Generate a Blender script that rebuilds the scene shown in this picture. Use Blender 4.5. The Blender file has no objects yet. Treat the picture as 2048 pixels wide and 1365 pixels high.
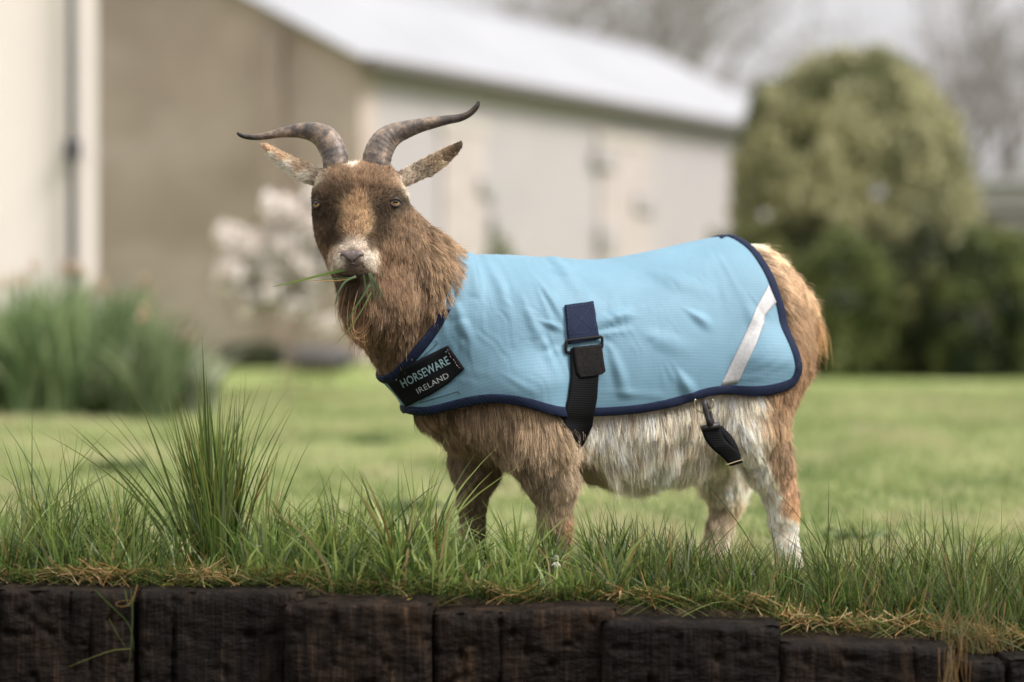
import bpy, bmesh, math, random
import numpy as np
from mathutils import Vector, Matrix
from mathutils.bvhtree import BVHTree
from mathutils.kdtree import KDTree

rng = np.random.default_rng(7)
random.seed(7)
scene = bpy.context.scene
COL = scene.collection

# ------------------------------------------------------------------ camera
CAM_Z = 0.55
FPX = 85.0 / 36.0 * 2048.0            # focal length in photo pixels
PITCH = math.atan(82.5 / FPX)
cam_d = bpy.data.cameras.new("camera")
cam = bpy.data.objects.new("camera", cam_d)
COL.objects.link(cam)
scene.camera = cam
cam.location = (0, 0, CAM_Z)
cam.rotation_euler = (math.pi / 2 - PITCH, 0, 0)
cam_d.lens = 85.0
cam_d.sensor_width = 36.0
cam_d.clip_start = 0.05
cam_d.clip_end = 3000
cam_d.dof.use_dof = True
cam_d.dof.focus_distance = 4.58
cam_d.dof.aperture_fstop = 1.6
# ------------------------------------------------------------------ light
SUN_EL, SUN_AZ = 50.0, 116.0          # degrees; azimuth from +Y (behind the goat) towards +X
world = bpy.data.worlds.new("World")
scene.world = world
world.use_nodes = True
wn, wl = world.node_tree.nodes, world.node_tree.links
bg = wn["Background"]
sky = wn.new("ShaderNodeTexSky")
sky.sky_type = 'NISHITA'
sky.sun_disc = False
sky.sun_elevation = math.radians(SUN_EL)
sky.sun_rotation = math.radians(SUN_AZ)
sky.air_density = 1.0
sky.dust_density = 4.0
hs = wn.new("ShaderNodeHueSaturation")
hs.inputs["Saturation"].default_value = 0.12
wl.new(sky.outputs[0], hs.inputs["Color"])
mixw = wn.new("ShaderNodeMix"); mixw.data_type = 'RGBA'
mixw.inputs[0].default_value = 0.72
wl.new(hs.outputs[0], mixw.inputs[6])
mixw.inputs[7].default_value = (7.45, 7.30, 7.45, 1)       # the even cloud layer
tcw = wn.new("ShaderNodeTexCoord"); sxw = wn.new("ShaderNodeSeparateXYZ"); wl.new(tcw.outputs["Generated"], sxw.inputs[0])
mr = wn.new("ShaderNodeMapRange"); mr.inputs[1].default_value = 0.0; mr.inputs[2].default_value = 0.75     # overcast: brighter overhead
mr.inputs[3].default_value = 0.66; mr.inputs[4].default_value = 1.8; wl.new(sxw.outputs[2], mr.inputs[0])
mlt = wn.new("ShaderNodeMix"); mlt.data_type = 'RGBA'; mlt.blend_type = 'MULTIPLY'; mlt.inputs[0].default_value = 1.0
wl.new(mixw.outputs[2], mlt.inputs[6]); wl.new(mr.outputs[0], mlt.inputs[7])
wl.new(mlt.outputs[2], bg.inputs["Color"])
bg.inputs["Strength"].default_value = 0.085
sun_d = bpy.data.lights.new("sun", 'SUN')
sun = bpy.data.objects.new("sun", sun_d)
COL.objects.link(sun)
sun_d.energy = 2.6
sun_d.angle = math.radians(22)
sun_d.color = (1.0, 0.95, 0.93)
_az = math.radians(SUN_AZ); _el = math.radians(SUN_EL)
sdir = Vector((math.sin(_az) * math.cos(_el), math.cos(_az) * math.cos(_el), math.sin(_el)))
sun.rotation_euler = sdir.to_track_quat('Z', 'Y').to_euler()
scene.view_settings.view_transform = 'Standard'
scene.view_settings.look = 'None'
scene.view_settings.exposure = 0.80
scene.view_settings.gamma = 1.0
scene.render.engine = 'CYCLES'
scene.cycles.use_denoising = True
try:
    scene.cycles.denoiser = 'OPENIMAGEDENOISE'
    scene.cycles.denoising_input_passes = 'RGB_ALBEDO_NORMAL'
    scene.cycles.denoising_prefilter = 'ACCURATE'
except Exception:
    pass
scene.cycles.max_bounces = 6
scene.cycles.diffuse_bounces = 3
scene.cycles.glossy_bounces = 2
scene.cycles.transmission_bounces = 3
scene.cycles.transparent_max_bounces = 6
try:
    scene.cycles_curves.shape = 'RIBBONS'
    scene.cycles_curves.subdivisions = 2
except Exception:
    pass

# ------------------------------------------------------------------ picking points
cp, sp = math.cos(PITCH), math.sin(PITCH)
def ray(px, py):
    a = (px - 1024.0) / FPX; b = (682.5 - py) / FPX
    return np.array([a, cp + b * sp, -sp + b * cp])
def W(px, py, y):                      # the point at distance y (m) seen at photo pixel px, py
    d = ray(px, py); return np.array([0, 0, CAM_Z]) + d * (y / d[1])
def proj(P):
    P = np.asarray(P, dtype=np.float64); q = P - np.array([0, 0, CAM_Z])
    fw = q[..., 1] * cp - q[..., 2] * sp
    up = q[..., 1] * sp + q[..., 2] * cp
    return np.stack([1024 + FPX * q[..., 0] / fw, 682.5 - FPX * up / fw], -1)
ANG = math.radians(20)
HD = np.array([-math.cos(ANG), -math.sin(ANG), 0.0])    # the way the goat faces
ND = np.array([math.sin(ANG), -math.cos(ANG), 0.0])     # its side towards the camera
ORG = W(1210, 1150, 4.86); ORG[2] = -0.015
def B(px, py, l):
    o = np.array([0, 0, CAM_Z]) - ORG; d = ray(px, py)
    t = (l - o @ ND) / (d @ ND)
    return np.array([0, 0, CAM_Z]) + d * t
def BZ(px, z, l):
    lo, hi = 700.0, 1300.0
    for _ in range(40):
        m = (lo + hi) / 2
        if B(px, m, l)[2] > z: lo = m
        else: hi = m
    return B(px, lo, l)
def body_coords(P):
    q = P - ORG
    return q @ HD, q @ ND, q[..., 2]
def mirror_near(P):                    # fold the far half of the goat onto the near half
    s, l, z = body_coords(P)
    return P + np.where(l < 0, -2 * l, 0)[..., None] * ND

# ------------------------------------------------------------------ helpers
def lin(c):
    return tuple(((x / 255.0) / 12.92 if x / 255.0 <= 0.04045 else ((x / 255.0 + 0.055) / 1.055) ** 2.4) for x in c)
def link(name, data, parent=None):
    o = bpy.data.objects.new(name, data); COL.objects.link(o)
    if parent is not None: o.parent = parent
    return o
def tag(o, label=None, cat=None, group=None, kind=None):
    if label: o['label'] = label
    if cat: o['category'] = cat
    if group: o['group'] = group
    if kind: o['kind'] = kind
    return o
def thing(name, label, cat, group=None):
    return tag(link(name, None), label, cat, group)
def mesh_obj(name, V, F, mat=None, parent=None, smooth=True, col=None, uv=None):
    me = bpy.data.meshes.new(name)
    V = np.asarray(V, dtype=np.float32)
    if isinstance(F, np.ndarray):
        n, k = F.shape
        me.vertices.add(len(V)); me.vertices.foreach_set("co", V.ravel())
        me.loops.add(n * k); me.loops.foreach_set("vertex_index", F.ravel().astype(np.int32))
        me.polygons.add(n); me.polygons.foreach_set("loop_start", np.arange(0, n * k, k, dtype=np.int32))
        me.update(calc_edges=True); me.validate()
    else:
        me.from_pydata([tuple(v) for v in V.tolist()], [], F); me.update()
    if smooth:
        me.polygons.foreach_set("use_smooth", np.ones(len(me.polygons), dtype=bool))
    if col is not None:
        at = me.attributes.new("col", 'FLOAT_COLOR', 'POINT')
        c = np.ones((len(V), 4), dtype=np.float32); c[:, :3] = col
        at.data.foreach_set("color", c.ravel())
    if uv is not None:
        ul = me.uv_layers.new(name="UVMap")
        li = np.zeros(len(me.loops), dtype=np.int32); me.loops.foreach_get("vertex_index", li)
        ul.data.foreach_set("uv", np.asarray(uv, dtype=np.float32)[li].ravel())
    o = link(name, me, parent)
    if mat: me.materials.append(mat)
    return o
def hair_obj(name, P, R, col, mat, parent=None):
    N, K = P.shape[:2]
    hc = bpy.data.hair_curves.new(name)
    hc.add_curves([K] * N)
    hc.position_data.foreach_set("vector", np.ascontiguousarray(P, dtype=np.float32).ravel())
    ra = hc.attributes.get("radius") or hc.attributes.new("radius", 'FLOAT', 'POINT')
    ra.data.foreach_set("value", np.ascontiguousarray(R, dtype=np.float32).ravel())
    ca = hc.attributes.new("col", 'FLOAT_COLOR', 'CURVE')
    c = np.ones((N, 4), dtype=np.float32); c[:, :3] = col
    ca.data.foreach_set("color", c.ravel())
    hc.materials.append(mat)
    return link(name, hc, parent)

class NT:
    def __init__(s, name):
        s.m = bpy.data.materials.new(name); s.m.use_nodes = True
        s.t = s.m.node_tree; s.n = s.t.nodes; s.l = s.t.links
        s.b = s.n["Principled BSDF"]
        s.tc = s.n.new("ShaderNodeTexCoord")
    def new(s, t, **kw):
        x = s.n.new(t)
        for k, v in kw.items(): setattr(x, k, v)
        return x
    def mapping(s, src="Object", scale=(1, 1, 1), rot=(0, 0, 0)):
        m = s.new("ShaderNodeMapping"); m.inputs["Scale"].default_value = scale; m.inputs["Rotation"].default_value = rot
        s.l.new(s.tc.outputs[src], m.inputs[0]); return m.outputs[0]
    def noise(s, vec, scale, detail=4, rough=0.55):
        x = s.new("ShaderNodeTexNoise"); x.inputs["Scale"].default_value = scale
        x.inputs["Detail"].default_value = detail; x.inputs["Roughness"].default_value = rough
        if vec is not None: s.l.new(vec, x.inputs["Vector"])
        return x.outputs[0]
    def ramp(s, fac, stops):
        r = s.new("ShaderNodeValToRGB"); e = r.color_ramp.elements
        while len(e) < len(stops): e.new(0.5)
        for i, (p, c) in enumerate(stops):
            e[i].position = p; e[i].color = (*c, 1)
        s.l.new(fac, r.inputs[0]); return r.outputs[0]
    def mix(s, a, b, fac, mode='MIX'):
        x = s.new("ShaderNodeMix", data_type='RGBA', blend_type=mode)
        for i, v in ((0, fac), (6, a), (7, b)):
            if hasattr(v, 'links'): s.l.new(v, x.inputs[i])
            elif i == 0: x.inputs[0].default_value = v
            else: x.inputs[i].default_value = (*v, 1)
        return x.outputs[2]
    def math(s, op, a, b=0.0):
        x = s.new("ShaderNodeMath", operation=op)
        for i, v in ((0, a), (1, b)):
            if hasattr(v, 'links'): s.l.new(v, x.inputs[i])
            else: x.inputs[i].default_value = v
        return x.outputs[0]
    def bump(s, h, strength=0.3, dist=0.01):
        x = s.new("ShaderNodeBump"); x.inputs["Strength"].default_value = strength; x.inputs["Distance"].default_value = dist
        s.l.new(h, x.inputs["Height"]); s.l.new(x.outputs[0], s.b.inputs["Normal"])
    def base(s, c):
        if hasattr(c, 'links'): s.l.new(c, s.b.inputs["Base Color"])
        else: s.b.inputs["Base Color"].default_value = (*c, 1)
    def set(s, **kw):
        for k, v in kw.items(): s.b.inputs[k.replace('_', ' ')].default_value = v
        return s.m
def attr_mat(name, rough=0.6, spec=0.3, noise=0.0, trans=0.0):
    t = NT(name); a = t.new("ShaderNodeAttribute", attribute_name="col")
    c = a.outputs["Color"]
    if noise > 0:
        f = t.ramp(t.noise(t.mapping(), 18, 3), [(0.3, (1 - noise,) * 3), (0.7, (1 + noise,) * 3)])
        c = t.mix(c, f, 1.0, 'MULTIPLY')
    t.base(c); t.set(Roughness=rough, Specular_IOR_Level=spec)
    if trans > 0:
        tr = t.new("ShaderNodeBsdfTranslucent"); t.l.new(c, tr.inputs[0])
        ms = t.new("ShaderNodeMixShader"); ms.inputs[0].default_value = trans
        t.l.new(t.b.outputs[0], ms.inputs[1]); t.l.new(tr.outputs[0], ms.inputs[2])
        t.l.new(ms.outputs[0], t.n["Material Output"].inputs[0])
    return t.m
def plain(name, c, rough=0.6, spec=0.4, metal=0.0, nscale=0, namp=0.15, bump=0.0):
    t = NT(name)
    if nscale:
        f = t.noise(t.mapping(), nscale, 5)
        t.base(t.ramp(f, [(0.3, tuple(x * (1 - namp) for x in c)), (0.7, tuple(min(1, x * (1 + namp)) for x in c))]))
        if bump: t.bump(f, bump, 0.005)
    else: t.base(c)
    t.set(Roughness=rough, Specular_IOR_Level=spec, Metallic=metal)
    return t.m

class MB:                              # collects boxes and tubes into one mesh
    def __init__(s): s.V = []; s.F = []; s.n = 0
    def add(s, V, F):
        V = np.asarray(V, float); s.V.append(V); s.F += [[i + s.n for i in f] for f in F]; s.n += len(V)
    def box(s, lo, hi):
        x0, y0, z0 = lo; x1, y1, z1 = hi
        s.add([(x0,y0,z0),(x1,y0,z0),(x1,y1,z0),(x0,y1,z0),(x0,y0,z1),(x1,y0,z1),(x1,y1,z1),(x0,y1,z1)],
              [[0,3,2,1],[4,5,6,7],[0,1,5,4],[1,2,6,5],[2,3,7,6],[3,0,4,7]])
    def obox(s, o, ux, uy, sx, sy, z0, z1):      # box on the ground rectangle o + [0,sx]ux + [0,sy]uy
        c = [o, o + ux * sx, o + ux * sx + uy * sy, o + uy * sy]
        V = [(p[0], p[1], z0) for p in c] + [(p[0], p[1], z1) for p in c]
        s.add(V, [[0,3,2,1],[4,5,6,7],[0,1,5,4],[1,2,6,5],[2,3,7,6],[3,0,4,7]])
    def tube(s, pts, rad, k=6, flat=None):
        pts = np.asarray(pts, float); n = len(pts)
        rad = np.broadcast_to(np.asarray(rad, float), (n,))
        T = np.gradient(pts, axis=0); T /= np.linalg.norm(T, axis=1)[:, None] + 1e-9
        up = np.array([0.13, 0.2, 1.0]) if abs(T[0][2]) < 0.9 else np.array([1.0, 0.1, 0])
        V = []
        for i in range(n):
            a = np.cross(T[i], up); a /= np.linalg.norm(a) + 1e-9; b = np.cross(a, T[i]); up = b
            for j in range(k):
                t = 2 * math.pi * j / k
                V.append(pts[i] + rad[i] * (math.cos(t) * a + math.sin(t) * b))
        F = [[i * k + j, i * k + (j + 1) % k, (i + 1) * k + (j + 1) % k, (i + 1) * k + j] for i in range(n - 1) for j in range(k)]
        F += [list(range(k))[::-1], [(n - 1) * k + j for j in range(k)]]
        s.add(V, F)
    def build(s, name, mat=None, parent=None, smooth=False):
        V = np.concatenate(s.V)
        return mesh_obj(name, V, s.F, mat, parent, smooth)

def vnoise(P, scale, seed=0, octaves=1):       # cheap smooth value noise on points
    P = np.asarray(P, float) * scale; out = np.zeros(len(P)); amp = 1.0; tot = 0
    for o in range(octaves):
        q = P * (2 ** o) + seed * 17.3 + o * 5.1
        i = np.floor(q).astype(np.int64); f = q - i; f = f * f * (3 - 2 * f)
        r = 0
        for dx in (0, 1):
            for dy in (0, 1):
                for dz in (0, 1):
                    h = ((i[:, 0] + dx) * 73856093) ^ ((i[:, 1] + dy) * 19349663) ^ ((i[:, 2] + dz) * 83492791)
                    h = (h ^ (h >> 13)) * 1274126177
                    h = ((h ^ (h >> 16)) & 0xffff) / 65535.0
                    w = (f[:, 0] if dx else 1 - f[:, 0]) * (f[:, 1] if dy else 1 - f[:, 1]) * (f[:, 2] if dz else 1 - f[:, 2])
                    r = r + w * h
        out += amp * (r * 2 - 1); tot += amp; amp *= 0.5
    return out / tot

# ------------------------------------------------------------------ implicit surfaces -> mesh
class Field:
    def __init__(s, lo, hi, h):
        s.lo = np.array(lo, float); s.h = h
        s.dim = np.ceil((np.array(hi) - s.lo) / h).astype(int) + 1
        s.ax = [s.lo[i] + h * np.arange(s.dim[i]) for i in range(3)]
        s.v = np.full(s.dim, 0.25, dtype=np.float32)
    def _sub(s, lo, hi):
        a = np.clip(np.floor((np.array(lo) - s.lo) / s.h).astype(int), 0, s.dim - 1)
        b = np.clip(np.ceil((np.array(hi) - s.lo) / s.h).astype(int) + 1, 1, s.dim)
        sl = tuple(slice(a[i], b[i]) for i in range(3))
        X = np.meshgrid(*[s.ax[i][sl[i]] for i in range(3)], indexing='ij')
        return sl, np.stack(X, -1)
    def union(s, sl, d, k):
        a = s.v[sl]
        if k > 0:
            hh = np.maximum(k - np.abs(a - d), 0) / k
            s.v[sl] = (np.minimum(a, d) - hh * hh * k * 0.25).astype(np.float32)
        else: s.v[sl] = np.minimum(a, d)
    def cone(s, p, q, r1, r2, k=0.02, sub=False):
        p = np.array(p); q = np.array(q); m = max(r1, r2) + k + 0.03
        sl, X = s._sub(np.minimum(p, q) - m, np.maximum(p, q) + m)
        if X.size == 0: return
        ab = q - p; t = np.clip(((X - p) @ ab) / (ab @ ab + 1e-12), 0, 1)
        d = np.linalg.norm(X - p - t[..., None] * ab, axis=-1) - (r1 + (r2 - r1) * t)
        if sub: s.v[sl] = np.maximum(s.v[sl], -d)
        else: s.union(sl, d, k)
    def chain(s, pts, k=0.02):
        for a, b in zip(pts[:-1], pts[1:]): s.cone(a[0], b[0], a[1], b[1], k)
    def ell(s, c, R, axes=None, k=0.02, sub=False):
        c = np.array(c); R = np.array(R, float); m = R.max() + k + 0.03
        sl, X = s._sub(c - m, c + m)
        q = X - c
        if axes is not None: q = np.stack([q @ np.array(a) for a in axes], -1)
        n = np.linalg.norm(q / R, axis=-1); g = np.linalg.norm(q / (R * R), axis=-1) + 1e-9
        d = n * (n - 1) / g
        if sub:
            s.v[sl] = np.maximum(s.v[sl], -d)
        else: s.union(sl, d, k)
    def mesh(s, iso=0.0, smooth=2):
        v = s.v - iso; ins = v < 0; D = v.shape
        c = np.zeros((D[0]-1, D[1]-1, D[2]-1), dtype=np.int8)
        for i in (0, 1):
            for j in (0, 1):
                for k in (0, 1):
                    c += ins[i:D[0]-1+i, j:D[1]-1+j, k:D[2]-1+k]
        act = (c > 0) & (c < 8)
        idx = np.full(c.shape, -1, dtype=np.int64); I = np.argwhere(act); idx[act] = np.arange(len(I))
        acc = np.zeros((len(I), 3)); cnt = np.zeros(len(I))
        cor = [(i, j, k) for i in (0, 1) for j in (0, 1) for k in (0, 1)]
        for a in cor:
            for ax in range(3):
                if a[ax]: continue
                b = list(a); b[ax] = 1
                va = v[I[:, 0]+a[0], I[:, 1]+a[1], I[:, 2]+a[2]]; vb = v[I[:, 0]+b[0], I[:, 1]+b[1], I[:, 2]+b[2]]
                m = (va < 0) != (vb < 0)
                t = np.where(m, va / np.where(m, va - vb, 1), 0)
                p = np.tile(np.array(a, float), (len(I), 1)); p[:, ax] += t
                acc[m] += p[m]; cnt[m] += 1
        V = s.lo + (I + acc / cnt[:, None]) * s.h
        Fs = []
        for ax in range(3):
            o1, o2 = [(1, 2), (2, 0), (0, 1)][ax]
            sa = [slice(None)] * 3; sb = [slice(None)] * 3
            sa[ax] = slice(0, -1); sb[ax] = slice(1, None)
            A, Bb = ins[tuple(sa)], ins[tuple(sb)]
            E = np.argwhere(A != Bb); inA = A[tuple(E.T)]
            ok = (E[:, o1] > 0) & (E[:, o2] > 0) & (E[:, o1] < D[o1]-1) & (E[:, o2] < D[o2]-1)
            E = E[ok]; inA = inA[ok]
            def at(d1, d2):
                q = E.copy(); q[:, o1] -= d1; q[:, o2] -= d2; return idx[tuple(q.T)]
            q = np.stack([at(1, 1), at(0, 1), at(0, 0), at(1, 0)], 1)
            q[~inA] = q[~inA][:, ::-1]
            Fs.append(q)
        F = np.concatenate(Fs); F = F[(F >= 0).all(1)]
        E = np.concatenate([F[:, [0, 1]], F[:, [1, 2]], F[:, [2, 3]], F[:, [3, 0]]])
        deg = np.bincount(E[:, 0], minlength=len(V)).astype(float) + 1e-9
        for _ in range(smooth):
            A = np.zeros_like(V)
            for k in range(3): A[:, k] = np.bincount(E[:, 0], weights=V[E[:, 1], k], minlength=len(V))
            V = V * 0.45 + 0.55 * A / deg[:, None]
        return V, F
def vnormals(V, F):
    if F.shape[1] == 4: n = np.cross(V[F[:, 2]] - V[F[:, 0]], V[F[:, 3]] - V[F[:, 1]])
    else: n = np.cross(V[F[:, 1]] - V[F[:, 0]], V[F[:, 2]] - V[F[:, 0]])
    N = np.zeros_like(V)
    for c in range(F.shape[1]):
        for k in range(3): N[:, k] += np.bincount(F[:, c], weights=n[:, k], minlength=len(V))
    return N / (np.linalg.norm(N, axis=1)[:, None] + 1e-12)

# =================================================================== SETTING
# lawn ------------------------------------------------------------------
def edge_z(x):                          # ground level just behind the sleepers (falls to the right)
    return np.interp(x, [-1, -.38, -.30, -.12, .0, .17, .45, .50, .76, .82, 1.0], [.038, .034, .018, .014, .004, .006, -.014, -.048, -.054, -.078, -.080])
def ground_z(x, y):
    e = np.clip((4.95 - y) / 0.5, 0, 1); e = e * e * (3 - 2 * e)
    f = np.clip((4.46 - y) / 0.12, 0, 1)
    return e ** 2 * edge_z(x) - 0.015 * (1 - e ** 2) + 0 * f
t = NT("lawn_turf")
obj_v = t.mapping()
n1 = t.noise(t.mapping(scale=(1.0, 0.45, 1)), 1.7, 6, 0.68); n2 = t.noise(obj_v, 60, 3)
n3 = t.noise(t.mapping(scale=(0.5, 0.35, 1)), 0.55, 3, 0.5)
c1 = t.ramp(n1, [(0.30, (0.105, 0.14, 0.040)), (0.50, (0.20, 0.245, 0.085)), (0.68, (0.36, 0.37, 0.20))])
c2 = t.ramp(n2, [(0.3, (0.65, 0.65, 0.65)), (0.7, (1.25, 1.25, 1.2))])
c3 = t.ramp(n3, [(0.35, (0.82, 0.90, 0.75)), (0.65, (1.12, 1.08, 1.0))])
sy = t.new("ShaderNodeSeparateXYZ"); t.l.new(obj_v, sy.inputs[0])
soilf = t.ramp(t.math('SUBTRACT', t.math('ADD', sy.outputs[1], t.math('MULTIPLY', n2, 0.15)), 4.15), [(0.42, (1, 1, 1)), (0.68, (0, 0, 0))])
soilc = t.ramp(n2, [(0.35, (0.016, 0.012, 0.007)), (0.6, (0.045, 0.034, 0.018)), (0.75, (0.11, 0.08, 0.04))])
t.base(t.mix(t.mix(t.mix(c1, c2, 1.0, 'MULTIPLY'), c3, 1.0, 'MULTIPLY'), soilc, soilf)); t.bump(n2, 0.6, 0.02)
LAWN = t.set(Roughness=0.85, Specular_IOR_Level=0.15)
xs = np.concatenate([[-300, -60, -12, -5, -2.5], np.linspace(-1.6, 1.6, 60), [2.5, 5, 12, 60, 300]])
ys = np.concatenate([[4.3445], np.linspace(4.345, 5.2, 24), np.linspace(5.3, 9, 16), [11, 14, 18, 25, 40, 80, 200, 900]])
X, Y = np.meshgrid(xs, ys, indexing='ij'); Z = ground_z(X, Y)
Z += np.where((Y < 9) & (np.abs(X) < 1.7), 0.006 * np.sin(X * 9 + Y * 5) * np.cos(Y * 7), 0)
Z[:, 0] = -0.6
nx, ny = X.shape; ii = np.arange(nx * ny).reshape(nx, ny)
F = np.stack([ii[:-1, :-1], ii[1:, :-1], ii[1:, 1:], ii[:-1, 1:]], -1).reshape(-1, 4)
lawn = mesh_obj("lawn", np.stack([X, Y, Z], -1).reshape(-1, 3), F, LAWN)
tag(lawn, kind='structure')
earth = plain("earth", (0.05, 0.038, 0.026), 0.95, 0.2, nscale=14, namp=0.4, bump=0.6)
g = MB(); g.box((-300, -300, -1.0), (300, 4.22, -0.72)); g.box((-300, 4.30, -1.0), (300, 4.343, -0.13)); tag(g.build("ground", earth), kind='structure')

# sleepers --------------------------------------------------------------
def sleeper_mat():
    t = NT("wet_sleeper_wood")
    rnd = t.new("ShaderNodeObjectInfo").outputs["Random"]
    cx = t.new("ShaderNodeCombineXYZ")
    for i in range(3): t.l.new(t.math('MULTIPLY', rnd, 13.0 + i * 7), cx.inputs[i])
    def shifted(scale):
        m = t.new("ShaderNodeMapping"); m.inputs["Scale"].default_value = scale
        t.l.new(t.tc.outputs["Object"], m.inputs[0]); t.l.new(cx.outputs[0], m.inputs["Location"]); return m.outputs[0]
    gr = t.noise(shifted((60, 60, 3.0)), 2.2, 6, 0.65)
    st = t.noise(shifted((9, 9, 3.5)), 2.0, 5, 0.6)
    gouge = t.noise(shifted((13, 13, 26)), 1.6, 5, 0.55)
    c = t.ramp(gr, [(0.30, (0.003, 0.0024, 0.0019)), (0.55, (0.010, 0.0075, 0.0058)), (0.78, (0.030, 0.022, 0.016))])
    tone = t.ramp(rnd, [(0.0, (0.75, 0.78, 0.8)), (1.0, (1.35, 1.2, 1.05))]); c = t.mix(c, tone, 1.0, 'MULTIPLY')
    s2 = t.ramp(st, [(0.42, (0.55, 0.52, 0.5)), (0.56, (1.3, 1.25, 1.2)), (0.72, (3.2, 2.8, 2.3))])
    t.base(t.mix(c, s2, 1.0, 'MULTIPLY'))
    h = t.math('ADD', t.math('MULTIPLY', gr, 0.35), t.math('MULTIPLY', gouge, 1.0))
    t.bump(h, 1.0, 0.012)
    t.l.new(t.ramp(st, [(0.3, (0.55,) * 3), (0.7, (0.85,) * 3)]), t.b.inputs["Roughness"])
    t.set(Specular_IOR_Level=0.10)
    return t.m
SLEEPER = sleeper_mat()
def sleeper(x0, x1, t0, t1, dy, label, seed, cracks=()):
    """one upright sleeper: photo pixels x0..x1, top left t0, top right t1, dy = how far its face stands back"""
    yf = 4.235 + dy
    a = W(x0, t0, yf); b = W(x1, t1, yf)
    nxs, nzs, dep = max(8, int((b[0] - a[0]) / 0.004)), 110, 0.13
    V = []; F = []
    r = np.random.default_rng(seed)
    us = np.linspace(0, 1, nxs)
    zt = a[2] + (b[2] - a[2]) * us + 0.0035 * vnoise(np.stack([us * 9, us * 0, us * 0 + seed], 1), 1.0, seed, 3)
    prof = 0.0
    edge = np.minimum(us, 1 - us) * (b[0] - a[0])
    rnd_e = 0.010 * np.exp(-(edge / 0.007) ** 1.3)
    vs = np.linspace(0, 1, nzs) ** 1.0
    U, Vv = np.meshgrid(us, vs, indexing='ij')
    Xf = a[0] + (b[0] - a[0]) * U + 0.0025 * vnoise(np.stack([Vv.ravel() * 30, U.ravel() * 2, 0 * U.ravel()], 1), 1, seed + 3, 2).reshape(U.shape)
    Zf = zt[:, None] - Vv * 0.62
    Pn = np.stack([Xf.ravel(), Zf.ravel() * 0.35, np.full(U.size, float(seed))], 1)
    Pg = np.stack([Xf.ravel() * 0.8, Zf.ravel(), np.full(U.size, seed * 2.0)], 1)
    gg = np.maximum(vnoise(Pg, 55, seed + 9, 2) - 0.25, 0).reshape(U.shape)
    Yf = yf + rnd_e[:, None] + 0.007 * np.exp(-((Vv * 0.62) / 0.004) ** 1.2) + 0.005 * vnoise(Pn, 40, seed, 3).reshape(U.shape) + 0.022 * gg
    for c in cracks:
        cx = (c - x0) / (x1 - x0) * (b[0] - a[0]) + a[0]
        w = cx + 0.004 * vnoise(np.stack([Zf.ravel(), 0 * Zf.ravel(), 0 * Zf.ravel()], 1), 14, seed + c, 2).reshape(U.shape)
        dd = np.clip(.55 + 1.1 * vnoise(np.stack([Zf.ravel(), 0 * Zf.ravel(), 0 * Zf.ravel()], 1), 11, seed * 3 + c, 2).reshape(U.shape), .05, 1.2)
        Yf += 0.020 * dd * np.exp(-((Xf - w) / (0.0012 + .0018 * dd)) ** 2)
    top = []
    ds = np.linspace(0, 1, 14)[1:]
    rows = [np.stack([Xf[:, -1 - k], Yf[:, -1 - k], Zf[:, -1 - k]], 1) for k in range(nzs)]
    for d in ds:
        nz = 0.003 * vnoise(np.stack([Xf[:, 0], np.full(nxs, d * dep), np.zeros(nxs)], 1), 60, seed + 1, 2)
        rows.append(np.stack([Xf[:, 0], np.full(nxs, yf + d * dep), zt + nz - 0.004 * (d > 0.95)], 1))
    rows.append(np.stack([Xf[:, 0], np.full(nxs, yf + dep), zt - 0.62], 1))
    P = np.array(rows); m = len(rows)
    ii = np.arange(m * nxs).reshape(m, nxs)
    F = np.stack([ii[:-1, :-1], ii[:-1, 1:], ii[1:, 1:], ii[1:, :-1]], -1).reshape(-1, 4)
    V = P.reshape(-1, 3); Fl = F.tolist()
    Fl.append([int(q) for q in ii[:, 0]][::-1] if False else [int(q) for q in ii[:, 0]]); Fl.append([int(q) for q in ii[:, -1]][::-1])
    o = mesh_obj("sleeper", V, Fl, SLEEPER, None)
    return tag(o, label, "sleeper", "upright wooden sleepers of the retaining wall")
sleeper(-330, -14, 1176, 1178, 0.0, "dark wet upright sleeper cut by the left edge of the photo", 21)
sleeper(-10, 262, 1180, 1188, 0.0, "dark upright sleeper below the straw and grass at far left, one deep vertical crack", 1, (140, 180))
sleeper(274, 606, 1184, 1186, 0.012, "dark upright sleeper directly below the tallest grass tuft", 2, (346,))
sleeper(566, 862, 1208, 1210, -0.025, "dark smooth sleeper standing forward with moss on its top edge", 3)
sleeper(866, 1232, 1231, 1216, -0.012, "brown gouged sleeper below the goat's forelegs, its top rising to the right", 4, (1000, 1055))
sleeper(1204, 1562, 1244, 1256, -0.03, "dark sleeper below the goat's belly and hind legs", 5, (1300,))
sleeper(1560, 1908, 1286, 1300, -0.03, "low dark sleeper right of the hind legs, under dry straw", 6, (1630, 1830))
sleeper(1922, 2012, 1326, 1330, -0.03, "narrow low sleeper behind the pale drooping grass, second from the right edge", 7)
sleeper(2018, 2300, 1322, 1325, -0.03, "lowest dark sleeper, cut by the right edge of the photo", 8)

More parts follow.
